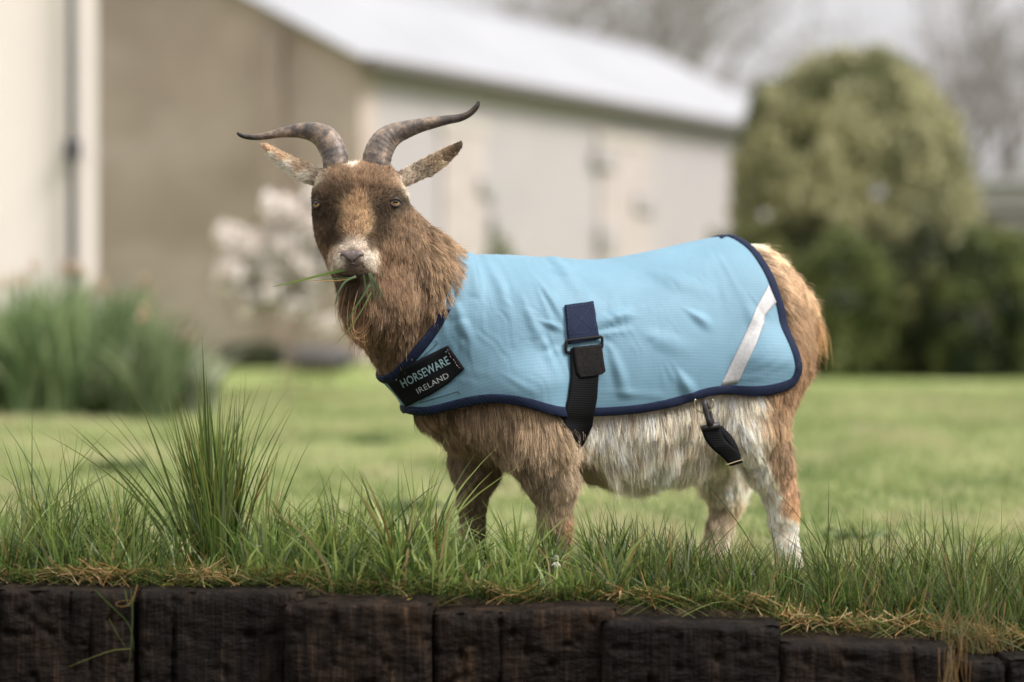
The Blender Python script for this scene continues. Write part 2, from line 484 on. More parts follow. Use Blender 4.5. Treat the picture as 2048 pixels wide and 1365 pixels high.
# background buildings -----------------------------------------------------
def wall_mat(name, c, nscale=3.0, amp=0.10, blotch=None):
    t = NT(name)
    f = t.noise(t.mapping(), nscale, 6, 0.6); f2 = t.noise(t.mapping(), 90, 3)
    col = t.ramp(f, [(0.3, tuple(x * (1 - amp) for x in c)), (0.7, tuple(min(0.95, x * (1 + amp)) for x in c))])
    if blotch:
        f3 = t.noise(t.mapping(scale=(0.5, 0.5, 1.0)), 1.1, 4, 0.6)
        col = t.mix(col, blotch, t.ramp(f3, [(0.45, (0, 0, 0)), (0.7, (0.75,) * 3)]))
    t.base(col); t.bump(f2, 0.5, 0.01)
    return t.set(Roughness=0.9, Specular_IOR_Level=0.2)
CREAM = wall_mat("cream_render", (0.80, 0.72, 0.665), 1.2, 0.04)
GABLE = wall_mat("weathered_render", (0.40, 0.325, 0.275), 1.3, 0.16, (0.54, 0.465, 0.42))
LONGW = wall_mat("pale_grey_render", (0.375, 0.35, 0.345), 1.0, 0.05, (0.40, 0.365, 0.35))
hy = 13.0
hx = W(196, 600, hy)[0]
house = thing("house", "cream rendered house at the left edge with a grey downpipe near its corner", "house")
k9 = (hy + 6) / hy * 1.01
mesh_obj("wall", [(-9, hy, 0), (hx, hy, 0), (hx * k9, hy + 6, 0), (-9, hy + 6, 0), (-9, hy, 5.2), (hx, hy, 5.2), (hx * k9, hy + 6, 5.2), (-9, hy + 6, 5.2)],
         [[0, 3, 2, 1], [4, 5, 6, 7], [0, 1, 5, 4], [1, 2, 6, 5], [2, 3, 7, 6], [3, 0, 4, 7]], CREAM, house, False)
m = MB(); m.box((-9.2, hy - 0.25, 5.2), (hx + 0.1, hy + 6.0, 5.32)); m.build("roof", plain("slate", (0.1, 0.1, 0.11), 0.6), house)
PIPE = plain("grey_pipe", (0.10, 0.10, 0.105), 0.45, nscale=5)
px_ = W(149, 600, hy)[0]
m = MB(); m.tube([(px_, hy - 0.06, 0.02), (px_, hy - 0.06, 5.1)], 0.024, 12); dp = m.build("downpipe", PIPE, house, True)
for py in (300, 1000 * 0 - 250):
    z = W(149, py, hy)[2]
    m = MB(); m.box((px_ - 0.034, hy - 0.095, z - 0.05), (px_ + 0.034, hy - 0.002, z + 0.05)); m.build("bracket", plain("dark_bracket", (0.04, 0.04, 0.045)), dp)

# barn
barn = thing("barn", "long low outbuilding with tan gable, pale side wall and light metal roof", "outbuilding")
C0 = np.array([-1.375, 22.0]); UX = np.array([0.446, 0.895]); UX /= np.linalg.norm(UX); UY = np.array([-UX[1], UX[0]])
LB, WB, HE, TP = 12.6, 5.3, 2.76, 0.50
def bp(u, v, z): return (C0[0] + UX[0] * u + UY[0] * v, C0[1] + UX[1] * u + UY[1] * v, z)
HR = HE + TP * WB / 2
mesh_obj("gable_wall", [bp(0, 0, 0), bp(0, WB, 0), bp(0, WB, HE), bp(0, WB / 2, HR), bp(0, 0, HE),
                        bp(0.3, 0, 0), bp(0.3, WB, 0), bp(0.3, WB, HE), bp(0.3, WB / 2, HR), bp(0.3, 0, HE)],
         [[0, 4, 3, 2, 1], [5, 6, 7, 8, 9], [0, 1, 6, 5], [1, 2, 7, 6], [2, 3, 8, 7], [3, 4, 9, 8], [4, 0, 5, 9]], GABLE, barn, False)
mesh_obj("gable_wall", [bp(LB, 0, 0), bp(LB, WB, 0), bp(LB, WB, HE), bp(LB, WB / 2, HR), bp(LB, 0, HE),
                        bp(LB-.3, 0, 0), bp(LB-.3, WB, 0), bp(LB-.3, WB, HE), bp(LB-.3, WB / 2, HR), bp(LB-.3, 0, HE)],
         [[0, 1, 2, 3, 4], [9, 8, 7, 6, 5], [0, 5, 6, 1], [1, 6, 7, 2], [2, 7, 8, 3], [3, 8, 9, 4], [4, 9, 5, 0]], LONGW, barn, False)
def wallbox(name, u0, u1, v0, v1, z0, z1, mat, parent):
    m = MB(); m.obox(C0 + UX * u0 + UY * v0, UX, UY, u1 - u0, v1 - v0, z0, z1); return m.build(name, mat, parent)
wallbox("side_wall", 0.302, LB - 0.302, 0.0, 0.28, 0, HE, LONGW, barn)
wallbox("side_wall", 0.302, LB - 0.302, WB - 0.28, WB, 0, HE, LONGW, barn)
# corrugated roof
def roof_side(sign):
    nu = 420; us = np.linspace(-0.15, LB + 0.2, nu)
    prof = 0.018 * np.sin(us * 2 * math.pi / 0.15)
    v0 = -0.13 if sign > 0 else WB + 0.13
    rows = []
    for f in np.linspace(0, 1, 8):
        v = v0 + (WB / 2 - v0) * f
        z = HE + 0.03 + TP * ((v if sign > 0 else WB - v)) + prof
        rows.append(np.stack([C0[0] + UX[0] * us + UY[0] * v, C0[1] + UX[1] * us + UY[1] * v, z], 1))
    P = np.array(rows); ii = np.arange(8 * nu).reshape(8, nu)
    F = np.stack([ii[:-1, :-1], ii[:-1, 1:], ii[1:, 1:], ii[1:, :-1]], -1).reshape(-1, 4)
    return P.reshape(-1, 3), F
t = NT("weathered_metal_roof")
f = t.noise(t.mapping(), 0.8, 5)
t.base(t.ramp(f, [(0.3, (0.27, 0.275, 0.285)), (0.7, (0.32, 0.325, 0.335))]))
ROOF = t.set(Roughness=0.6, Specular_IOR_Level=0.4)
for sg in (1, -1):
    V, F = roof_side(sg)
    o = mesh_obj("roof", V, F, ROOF, barn)
    md = o.modifiers.new("thickness", 'SOLIDIFY'); md.thickness = 0.02
wallbox("gutter", -0.15, LB + 0.2, -0.23, -0.14, HE - 0.10, HE - 0.02, plain("gutter_dark", (0.15, 0.135, 0.13), 0.5), barn)
wallbox("fascia", 0.0, LB, -0.10, -0.004, HE - 0.12, HE - 0.075, plain("fascia_dark", (0.15, 0.13, 0.11), 0.7), barn)
def barn_u(px):       # distance along the side wall seen at photo column px
    k = (px - 1024) / FPX
    return (k * C0[1] - C0[0]) / (UX[0] - k * UX[1])
DOOR = plain("faded_pink_door", (0.42, 0.37, 0.345), 0.7, nscale=6)
def barn_door(pa, pb, ytop):
    u0, u1 = barn_u(pa), barn_u(pb); um = (u0 + u1) / 2
    z = W(1024, ytop, C0[1] + UX[1] * um)[2]
    d = wallbox("door", u0, u1, -0.035, -0.002, 0.02, z, DOOR, barn)
    wallbox("lintel", u0 - 0.08, u1 + 0.08, -0.05, -0.001, z + 0.002, z + 0.10, plain("timber", (0.45, 0.41, 0.36), 0.8), d)
    return u0, u1
DARK = plain("dark_iron", (0.12, 0.115, 0.115), 0.6)
barn_door(880, 965, 262); barn_door(1195, 1300, 292)
for (a, b, y0, y1) in ((1180, 1222, 302, 334), (950, 985, 358, 390), (1262, 1300, 392, 424), (975, 1003, 432, 470), (1190, 1222, 455, 500)):
    u0, u1 = barn_u(a), barn_u(b); yy = C0[1] + UX[1] * (u0 + u1) / 2
    wallbox("wall_fitting", u0, u1, -0.09, -0.037, W(0, y1, yy)[2], W(0, y0, yy)[2], plain("rusty_fitting", (0.345, 0.325, 0.315), 0.7), barn)
# narrow dark pipe / buttress on the gable
def gable_v(px):
    k = (px - 1024) / FPX
    return (k * C0[1] - C0[0]) / (UY[0] - k * UY[1])
v1, v0 = gable_v(530), gable_v(572)
m = MB(); m.obox(C0 + UY * v0 + UX * -0.09, UX, UY, 0.088, v1 - v0, 0, 3.0); m.build("buttress", wall_mat("darker_render", (0.37, 0.30, 0.255), 2.0, 0.1), barn)

# vegetation helpers ---------------------------------------------------------
LEAF = attr_mat("leaf_surface", 0.55, 0.35, 0.0, 0.25)
def leaf_cloud(name, C, S, col, parent=None, aspect=0.6, mat=None, updir=None):
    n = len(C)
    a = rng.normal(size=(n, 3)); a /= np.linalg.norm(a, axis=1)[:, None]
    if updir is not None: a = a * 0.55 + updir; a /= np.linalg.norm(a, axis=1)[:, None]
    b = np.cross(a, rng.normal(size=(n, 3))); b /= np.linalg.norm(b, axis=1)[:, None]
    S = np.broadcast_to(S, (n,))[:, None]
    V = np.stack([C - a * S, C + b * S * aspect * .5 , C + a * S, C - b * S * aspect * .5], 1).reshape(-1, 3)
    F = np.arange(4 * n).reshape(n, 4)
    return mesh_obj(name, V, F, mat or LEAF, parent, False, np.repeat(col, 4, 0))
def shell_points(n, c, R, inner=0.45, lump=0.25, seed=1, ls=3.0):
    d = rng.normal(size=(n, 3)); d /= np.linalg.norm(d, axis=1)[:, None]
    r = inner + (1 - inner) * rng.random(n) ** 0.45
    r *= 1 + lump * vnoise(d, ls, seed, 3)
    return np.array(c) + d * r[:, None] * np.array(R)
def mixcol(a, b, t): t = np.clip(t, 0, 1)[:, None]; return np.array(a) * (1 - t) + np.array(b) * t
BARK = plain("bark", (0.085, 0.07, 0.058), 0.9, 0.2, nscale=12, namp=0.4, bump=0.5)

# domed conifer
ty = 18.0
dome = thing("domed_conifer", "tall rounded yellow-green conifer behind the goat's rump", "tree")
cc = W(1706, 420, ty + .5)
n = 60000
d = rng.normal(size=(n, 3)); d[:, 1] *= 1; d /= np.linalg.norm(d, axis=1)[:, None]
rr = 0.35 + 0.65 * rng.random(n) ** 0.4
lob = 1 + 0.13 * vnoise(d, 3.2, 5, 3) + 0.11 * vnoise(d, 8, 6, 2)
hz = np.where(d[:, 2] > 0, 1.26, 0.85); d = np.sign(d) * np.abs(d) ** 0.97
P = cc + d * (rr * lob)[:, None] * np.array([0.93, 0.85, 1.0]) * np.stack([np.ones(n), np.ones(n), hz], 1)
P[:, 2] = np.minimum(P[:, 2], 9)
gapn = vnoise(P, 2.6, 8, 2)
keep = (P[:, 2] > 0.5)
for gx, gy, gr in ((1640, 340, 13), (1757, 385, 19), (1530, 430, 16)):
    q = proj(P); keep &= ((q[:, 0] - gx) ** 2 + (q[:, 1] - gy) ** 2 > (gr * (0.8 + 0.3 * gapn)) ** 2) | False
keep &= ~((gapn < -0.50) & (rr > 0.6))
P = P[keep]; gn = gapn[keep]; rk = rr[keep]
col = mixcol((0.12, 0.13, 0.055), (0.43, 0.41, 0.23), 0.42 + 1.3 * vnoise(P, 3.4, 2, 2) + 0.55 * rng.random(len(P)) - 0.15)
leaf_cloud("crown", P, 0.028 + 0.02 * rng.random(len(P)), col, dome, 0.8, updir=np.array([0, 0, 0.8]))
m = MB(); tb = W(1700, 600, ty + .5)
m.tube([(tb[0], tb[1], 0), (tb[0] + .03, tb[1], 0.8), (tb[0], tb[1], 1.9)], [0.13, 0.10, 0.05], 9)
for k in range(14):
    a = rng.random() * 6.28; z0 = 0.7 + rng.random() * 0.9
    e = np.array([tb[0] + 0.6 * math.cos(a), tb[1] + 0.6 * math.sin(a), z0 + 0.55])
    m.tube([(tb[0], tb[1], z0), (tb[0] + .3 * math.cos(a), tb[1] + .3 * math.sin(a), z0 + .2), e], [0.035, 0.022, 0.01], 5)
m.build("trunk", BARK, dome, True)

# dark hedge shrubs
def shrub(px, ytop, ybase, wpx, y, cols, label, seed, n=16000, name="hedge_shrub", size=0.03):
    c = W(px, (ytop + ybase) / 2, y); top = W(px, ytop, y)[2]
    hw = wpx / 2 * y / FPX
    th = thing(name, label, "shrub", None)
    zc = top * 0.45
    P = shell_points(n, (c[0], y + 0.3, zc), (hw, min(hw, 0.7), top - zc), 0.4, 0.35, seed, 3.2)
    P[:, 2] = np.abs(P[:, 2]) * 0.985 + 0.01
    # fill the skirt down to the ground
    P2 = P[: n // 3].copy(); P2[:, 2] = rng.random(len(P2)) * zc; P = np.concatenate([P, P2])
    tt = 0.40 + 1.3 * vnoise(P, 4.0, seed, 2) + 0.4 * (rng.random(len(P)) - .5)
    leaf_cloud("foliage", P, size * (0.7 + 0.6 * rng.random(len(P))), mixcol(cols[0], cols[1], tt), th, 0.75)
    m = MB()
    for k in range(7):
        a = rng.random() * 6.28; x0 = c[0] + 0.08 * math.cos(a)
        m.tube([(x0, y + .3, 0), (x0 + .25 * hw * math.cos(a), y + .3 + .2 * math.sin(a), top * .4), (x0 + .6 * hw * math.cos(a), y + .3 + .3 * math.sin(a), top * .75)], [0.02, 0.014, 0.006], 5)
    m.build("stem", BARK, th, True)
    return th
GD = ((0.024, 0.038, 0.012), (0.17, 0.20, 0.06))
GD2 = ((0.04, 0.05, 0.018), (0.24, 0.25, 0.085))
shrub(1560, 452, 748, 250, 17.6, GD2, "olive green shrub directly behind the goat's rump", 11)
shrub(1700, 470, 750, 270, 17.3, GD, "dark green shrub right of the goat's tail, below the conifer", 12)
shrub(1850, 455, 750, 260, 17.5, GD2, "dark shrub with lighter leaves, second from the right edge", 13)
shrub(2010, 450, 752, 250, 17.2, GD, "dark green shrub at the right edge of the hedge", 14)
shrub(2190, 440, 752, 260, 17.4, GD, "dark shrub just past the right edge", 16, n=5000)
shrub(1945, 560, 752, 150, 16.9, GD, "low dark shrub in front of the hedge gap at right", 15, n=8000)
shrub(1455, 470, 745, 130, 18.6, GD2, "small shrub between barn wall and the goat's back", 17, n=6000)
# fence behind at the right
FN = plain("dark_fence_boards", (0.06, 0.05, 0.042), 0.85, nscale=8)
fence = thing("board_fence", "dark board fence behind the hedge at the right edge", "fence")
fz1 = W(2000, 405, 24)[2]
m = MB()
for k in range(9):
    m.box((4.45, 24.0, 0.03 + k * (fz1 - 0.05) / 9), (8.5, 24.04, (k + 1) * (fz1 - 0.05) / 9 - 0.01))
m.build("board_panel", FN, fence)
for k in range(3):
    m = MB(); m.box((4.5 + k * 1.8, 24.042, 0), (4.6 + k * 1.8, 24.14, fz1 + 0.05)); m.build("post", FN, fence)
shed = thing("white_shed", "small pale shed roof seen over the dark fence at the right edge", "shed")
sx0 = W(1968, 390, 27)[0]; sz = W(1968, 362, 27)[2]
m = MB(); m.box((sx0, 27, 0), (sx0 + 3, 29.5, sz - 0.04)); m.build("wall", plain("shed_wall", (0.30, 0.29, 0.28)), shed)
m = MB(); m.box((sx0 - .1, 26.9, sz - 0.038), (sx0 + 3.1, 29.6, sz + .04)); m.build("roof", plain("shed_roof", (0.36, 0.36, 0.36)), shed)

# bare trees
TWIG = plain("grey_brown_twigs", (0.25, 0.23, 0.22), 0.9, 0.1)
def bare_tree(x, y, h, r0, label, seed, spread=0.5, levels=5, first=0.22):
    r = np.random.default_rng(seed); th = thing("bare_tree", label, "tree", "leafless trees behind the roof and hedge")
    big = MB(); fine = MB()
    def grow(p, d, L, rad, lev):
        k = 5; pts = [p]; q = p.copy(); dd = d.copy()
        for i in range(k):
            dd = dd + r.normal(size=3) * 0.10; dd[2] += 0.03; dd /= np.linalg.norm(dd)
            q = q + dd * L / k; pts.append(q.copy())
        (big if lev < 2 else fine).tube(pts, np.linspace(rad, rad * 0.6, k + 1), 7 if lev < 2 else 3)
        if lev >= levels: return
        nb = 5 if lev == 0 else r.integers(2, 5)
        for b in range(nb):
            i = k if b == 0 else r.integers(2, k + 1)
            a = r.normal(size=3); a -= a @ dd * dd; a /= np.linalg.norm(a)
            nd = dd * (1 - spread * 0.45) + a * spread * (0.7 + 0.5 * r.random()); nd /= np.linalg.norm(nd)
            grow(pts[i], nd, L * (0.68 + 0.16 * r.random()), max(rad * 0.60, 0.004), lev + 1)
    grow(np.array([x, y, 0.0]), np.array([0.02, 0, 1.0]), h * first, r0, 0)
    big.build("trunk", BARK, th, True); fine.build("twigs", TWIG, th)
xr = W(1985, 400, 34)[0]
bare_tree(xr, 34, 8.2, 0.17, "leafless tree with a dark trunk behind the right side of the conifer", 3, 0.62, 6)
bare_tree(W(2110, 400, 37)[0], 37, 8.0, 0.15, "leafless tree at the right edge, mostly cut off", 4, 0.6, 5)
bare_tree(W(1395, 400, 46)[0], 46, 13.5, 0.16, "faint leafless tree above the far end of the metal roof", 5, 0.6, 5)
bare_tree(W(1240, 400, 52)[0], 52, 15.5, 0.16, "faint leafless tree above the middle of the metal roof", 6, 0.6, 5)
bare_tree(W(1060, 400, 50)[0], 50, 15.0, 0.15, "faint leafless tree above the metal roof nearest the goat's horn", 8, 0.6, 5)
bare_tree(W(1840, 400, 42)[0], 42, 11, 0.12, "thin leafless tree directly behind the top right of the conifer", 9, 0.6, 5)

# pale blossom shrub
bl = thing("blossom_shrub", "shrub full of pale pink-white blossom left of the goat's face", "shrub")
by = 13.5
cB = []
for (bx, byy, br) in ((520, 590, 34), (600, 600, 34), (500, 520, 52), (560, 480, 50), (600, 440, 48), (640, 460, 50), (640, 400, 30), (590, 540, 52), (530, 560, 40), (480, 560, 30), (655, 545, 40), (690, 500, 50), (560, 420, 26)):
    c = W(bx, byy, by); R = br * by / FPX * 0.95
    k = int(260 * (br / 50) ** 2)
    cl_ = c + rng.normal(size=(9, 3)) * R * .55; cB.append(cl_[rng.integers(0, 9, k)] + rng.normal(size=(k, 3)) * R * 0.17)
for (bx, byy) in ((640, 650), (500, 612), (660, 655)): cB.append(W(bx, byy, by)[None] + rng.normal(size=(5, 3)) * 0.02)
cB = np.concatenate(cB)
pet = np.repeat(cB, 9, 0) + rng.normal(size=(len(cB) * 9, 3)) * 0.016
leaf_cloud("blossom", pet, 0.024, mixcol((0.72, 0.62, 0.55), (0.90, 0.86, 0.82), rng.random(len(pet)) * 1.3), bl, 1.1)
lf = cB[rng.integers(0, len(cB), 700)] + rng.normal(size=(700, 3)) * 0.06
leaf_cloud("leaves", lf, 0.022, mixcol((0.10, 0.10, 0.04), (0.22, 0.18, 0.09), rng.random(700)), bl, 0.6)
m = MB(); b0 = W(612, 700, by); b0[2] = 0
for c in cB[rng.integers(0, len(cB), 12)]:
    mid = b0 * .5 + c * .5 + rng.normal(size=3) * .03; mid[2] = c[2] * .5
    m.tube([b0 + rng.normal(size=3) * [.22, .1, 0], mid, c], [0.005, 0.004, 0.003], 4)
m.build("stem", plain("brown_stem", (0.24, 0.18, 0.14)), bl, True)

# clump plants of the left bed ------------------------------------------------
BLADE = attr_mat("blade_surface", 0.42, 0.35, 0.0, 0.5)
def ribbons(base, h, lean, width, col, K=7, droop=0.0, tipcol=None, face=None, bend=1.8, fold=0.0):
    """tapering curved blades: base (n,3), h length, lean (n,2) sideways reach as a share of h"""
    n = len(base); t = np.linspace(0, 1, K)[None, :, None]
    h = np.broadcast_to(h, (n,))[:, None, None]; width = np.broadcast_to(width, (n,))[:, None, None]
    L = np.concatenate([lean, np.zeros((n, 1))], 1)[:, None, :]
    ll = np.linalg.norm(L, axis=2, keepdims=True)
    P = base[:, None, :] + h * (L * t ** bend) + h * np.array([0, 0, 1.0]) * (t - (0.32 * ll ** 2 + droop) * t ** 2.2)
    side = rng.normal(size=(n, 3)); side[:, 2] *= 0.15
    if face is not None: side = side * 0.5 + face
    side /= np.linalg.norm(side, axis=1)[:, None]
    w = width * (0.75 + 0.9 * t - 1.65 * t ** 2.2).clip(0.03) * 0.5
    Lp = P - side[:, None, :] * w; Rp = P + side[:, None, :] * w
    V = np.stack([Lp, Rp], 2).reshape(-1, 3)
    i = (np.arange(n) * K * 2)[:, None] + (np.arange(K - 1) * 2)[None, :]
    F = np.stack([i, i + 1, i + 3, i + 2], -1).reshape(-1, 4)
    c = np.repeat(col[:, None, :], K, 1)
    if tipcol is not None:
        c = c * (1 - t ** 1.8 * tipcol[0][:, None, None]) + np.array(tipcol[1]) * t ** 1.8 * tipcol[0][:, None, None]
    return V, F, np.repeat(c, 2, 1).reshape(-1, 3) if False else np.repeat(c.reshape(-1, 3), 2, 0)
class Rib:
    def __init__(s): s.V = []; s.F = []; s.C = []; s.n = 0
    def add(s, V, F, C): s.V.append(V); s.F.append(F + s.n); s.C.append(C); s.n += len(V)
    def build(s, name, parent=None, mat=None): return mesh_obj(name, np.concatenate(s.V), np.concatenate(s.F), mat or BLADE, parent, False, np.concatenate(s.C))
def clump(px, ytop, y, wpx, n, c0, c1, label, flowers=0, name="daffodil_clump", wid=0.030, fcol=(0.5, 0.34, 0.24)):
    th = thing(name, label, "plant", "leafy plants of the border by the house")
    c = W(px, 700, y); hw = wpx / 2 * y / FPX; top = W(px, ytop, y)[2]
    base = np.stack([c[0] + (rng.random(n) * 2 - 1) * hw * .85, y + (rng.random(n) * 2 - 1) * .35, np.zeros(n)], 1)
    h = top * (0.50 + 0.62 * rng.random(n) ** 1.3) * 1.05
    R = Rib(); R.add(*ribbons(base, h, rng.normal(size=(n, 2)) * 0.28, wid * (0.7 + .6 * rng.random(n)), mixcol(c0, c1, rng.random(n)), 6))
    R.build("leaves", th)
    if flowers:
        for k in range(flowers):
            fp = np.array([c[0] + (rng.random() * 2 - 1) * hw * .8, y + (rng.random() * 2 - 1) * .25, top * (1.0 + .16 * rng.random())])
            m = MB(); m.tube([(fp[0], fp[1], 0), fp], 0.004, 4)
            f = m.build("flower", plain("flower_stalk", (0.1, 0.16, 0.05)), th)
            leaf_cloud("petals", fp + rng.normal(size=(14, 3)) * 0.013, 0.022, mixcol(fcol, (0.62, 0.47, 0.36), rng.random(14)), f, 0.9)
    return th
G0, G1 = (0.06, 0.12, 0.045), (0.34, 0.42, 0.20)
clump(20, 588, 12.0, 150, 330, G0, G1, "tall green plant clump at the left edge of the photo", 4)
clump(125, 565, 11.6, 170, 420, G0, G1, "tall strappy green clump in front of the downpipe", 5)
clump(235, 585, 11.9, 130, 330, G0, G1, "green clump with faded orange flowers beside the house corner", 5)
clump(300, 640, 11.4, 120, 260, (0.07, 0.11, 0.045), (0.25, 0.30, 0.15), "paler grey-green clump right of the house corner", 2)
clump(372, 690, 11.8, 110, 200, (0.09, 0.12, 0.05), (0.42, 0.44, 0.32), "low pale clump at the right end of the border", 1)
shrub(60, 690, 806, 260, 11.3, ((0.05, 0.085, 0.03), (0.22, 0.29, 0.11)), "low leafy mound at the foot of the border, far left", 31, n=7000, name="border_mound", size=0.022)
shrub(240, 700, 806, 240, 11.2, ((0.05, 0.085, 0.03), (0.26, 0.32, 0.15)), "low leafy mound at the foot of the border below the house corner", 32, n=7000, name="border_mound", size=0.022)
shrub(500, 690, 738, 130, 19.5, ((0.02, 0.035, 0.012), (0.07, 0.10, 0.03)), "low green planting at the foot of the gable wall", 33, n=3000, name="low_planting", size=0.03)
shrub(1000, 480, 720, 90, 20.5, ((0.05, 0.07, 0.03), (0.20, 0.23, 0.10)), "slim light green shrub against the pale barn wall", 34, n=3000, name="slim_shrub", size=0.03)
# dark trough-like stone by the gable
st = bpy.data.meshes.new("stone")
bm = bmesh.new(); bmesh.ops.create_icosphere(bm, subdivisions=4, radius=1)
sc = W(638, 706, 18.5)
for v in bm.verts:
    nn = vnoise(np.array([v.co[:]]), 2.0, 3, 3)[0]
    v.co = Vector((sc[0] + v.co.x * 0.30 * (1 + .15 * nn), sc[1] + v.co.y * 0.2, max(0, 0.0 + (v.co.z * .5 + .45) * 0.21 * (1 + .2 * nn))))
bm.to_mesh(st); bm.free()
st.materials.append(plain("dark_stone", (0.06, 0.058, 0.06), 0.7, nscale=9, namp=0.3))
tag(link("stone", st), "dark rounded stone on the lawn edge at the foot of the gable", "stone")

# =================================================================== GOAT
GV = 0.006
goatF = Field((-0.50, 4.25, -0.04), (0.78, 5.45, 0.86), GV)
trunk_st = [  # px, top, bottom, half width
    (842, 640, 800, 0.055), (862, 575, 840, 0.085), (905, 512, 878, 0.108), (1000, 507, 905, 0.130), (1100, 515, 925, 0.148),
    (1200, 520, 945, 0.165), (1300, 502, 950, 0.170), (1400, 478, 930, 0.158), (1480, 466, 880, 0.132), (1530, 500, 820, 0.100), (1555, 580, 760, 0.070)]
def trunk(Fd, inflate=0.0, k=0.03):
    pts = []
    for px, a, b, w in trunk_st:
        A, Bq = B(px, a, 0), B(px, b, 0); pts.append((body_coords(A)[0], (A[2] + Bq[2]) / 2, (A[2] - Bq[2]) / 2, w))
    pts = np.array(pts)[::-1]          # increasing s
    sl = tuple(slice(0, n) for n in Fd.dim)
    X = np.stack(np.meshgrid(*Fd.ax, indexing='ij'), -1).astype(np.float32)
    q = X - ORG.astype(np.float32)
    s = q @ HD.astype(np.float32); l = q @ ND.astype(np.float32); z = q[..., 2]
    def smooth_interp(c):
        fine = np.linspace(pts[0, 0], pts[-1, 0], 200); v = np.interp(fine, pts[:, 0], pts[:, c])
        ker = np.ones(25) / 25; vp = np.pad(v, 12, mode='edge'); v = np.convolve(vp, ker, 'valid')
        return np.interp(s, fine, v)
    zc, hh, ww = smooth_interp(1), smooth_interp(2), smooth_interp(3)
    n = np.sqrt((l / ww) ** 2 + ((z - zc) / hh) ** 2); g = np.sqrt((l / ww ** 2) ** 2 + ((z - zc) / hh ** 2) ** 2) + 1e-6
    d = n * (n - 1) / g
    over = np.maximum(s - pts[-1, 0], 0) + np.maximum(pts[0, 0] - s, 0)
    d = np.where(over > 0, np.sqrt(np.maximum(d, 0) ** 2 + over ** 2) + np.minimum(d, 0) * (over < 0.001), d)
    Fd.union(sl, d.astype(np.float32), k)
def bulk(Fd):
    trunk(Fd)
    # shoulders, haunches and neck root
    for sg in (1, -1):
        Fd.ell(B(1040, 760, 0.0) + ND * 0.085 * sg, (0.13, 0.07, 0.17), (HD, ND, (0, 0, 1)), 0.05)
        Fd.ell(B(1478, 705, 0.0) + ND * 0.070 * sg, (0.11, 0.08, 0.16), (HD, ND, (0, 0, 1)), 0.05)
    Fd.ell(B(1520, 590, 0), (0.070, 0.075, 0.085), (HD, ND, (0, 0, 1)), 0.05)
    Fd.chain([(B(960, 665, 0), 0.100), (B(885, 640, 0.0), 0.090), (B(830, 568, 0.012), 0.083), (W(790, 495, 4.69), 0.066), (W(755, 430, 4.68), 0.056)], 0.04)
    Fd.cone(B(878, 775, 0), B(826, 690, 0), 0.068, 0.066, 0.03)
bulk(goatF)
HY = 4.60                                # distance of the head
def hp(px, py, dy=0.0): return W(px, py, HY + dy)
G_ = goatF
G_.chain([(B(818, 700, 0.005), 0.062), (W(770, 610, 4.66), 0.072), (W(735, 540, 4.66), 0.055)], 0.03)
# head
ex = ((1, 0, 0), (0, 1, 0), (0, 0, 1))
G_.ell(hp(718, 387, .045), (0.073, 0.075, 0.054), ex, 0.03)
G_.ell(hp(718, 430, .05), (0.080, 0.07, 0.075), ex, 0.03)
G_.cone(hp(714, 385, .0), hp(706, 500, -.030), 0.046, 0.030, 0.03)
G_.cone(hp(655, 395, .015), hp(672, 470, .02), 0.030, 0.034, 0.02)
G_.cone(hp(783, 393, .012), hp(762, 480, .02), 0.030, 0.040, 0.02)
G_.cone(hp(773, 430, .045), hp(735, 540, .02), 0.040, 0.032, 0.03)
G_.cone(hp(668, 430, .045), hp(690, 535, .02), 0.030, 0.030, 0.03)
G_.ell(hp(706, 518, -.028), (0.044, 0.036, 0.032), ex, 0.02)
G_.ell(hp(708, 535, -.018), (0.040, 0.034, 0.022), ex, 0.012)
G_.ell(hp(712, 572, .01), (0.033, 0.034, 0.026), ex, 0.015)
for (x, y) in ((672, 360), (762, 358)): G_.ell(hp(x, y, .035), (0.030, 0.034, 0.026), ex, 0.02)
# ears (flattened leaves)
def ear(pts, dep):
    for (x0, y0, w0), (x1, y1, w1) in zip(pts[:-1], pts[1:]):
        for f in np.linspace(0, 1, 7):
            x, y, w = x0 + (x1 - x0) * f, y0 + (y1 - y0) * f, (w0 + (w1 - w0) * f) / 1051.0
            ax = np.array([x1 - x0, 0, -(y1 - y0)], float); ax /= np.linalg.norm(ax); nn = np.array([-ax[2], 0, ax[0]])
            G_.ell(hp(x, y, dep), (0.016, max(0.006, min(0.010, w * .6)), max(w, .004)), (ax, (0, 1, 0), nn), 0.006)
EARL = [(648, 362, 16), (604, 341, 18), (568, 321, 12), (546, 306, 7), (537, 298, 3)]
EARR = [(800, 362, 16), (850, 336, 18), (885, 316, 12), (906, 302, 7), (913, 296, 3)]
ear(EARL, .055); ear(EARR, .055)
# legs
def leg(pts, zend, k=0.02):
    px, l = pts[-1][0], pts[-1][2]
    q = [(B(a, b, c), r) for a, b, c, r in pts]
    f = BZ(zend[0], -0.004, l); q.append((f, zend[1]))
    G_.chain(q, k)
    g = f + HD * 0.012; g[2] = -0.006
    G_.cone(g, f, zend[1] * 1.05, zend[1], 0.006)
leg([(1055, 780, .10, .085), (1078, 880, .11, .066), (1102, 960, .105, .044), (1110, 1020, .10, .0265), (1110, 1058, .10, .0285), (1112, 1085, .10, .022), (1112, 1110, .10, .0175)], (1113, .021))
leg([(960, 840, -.07, .07), (952, 930, -.08, .045), (944, 1000, -.08, .026), (945, 1060, -.08, .021), (950, 1100, -.08, .0155)], (955, .021))
leg([(1510, 740, .10, .095), (1498, 840, .115, .068), (1538, 920, .11, .044), (1562, 990, .11, .030), (1568, 1030, .11, .0255), (1572, 1090, .11, .022)], (1582, .026))
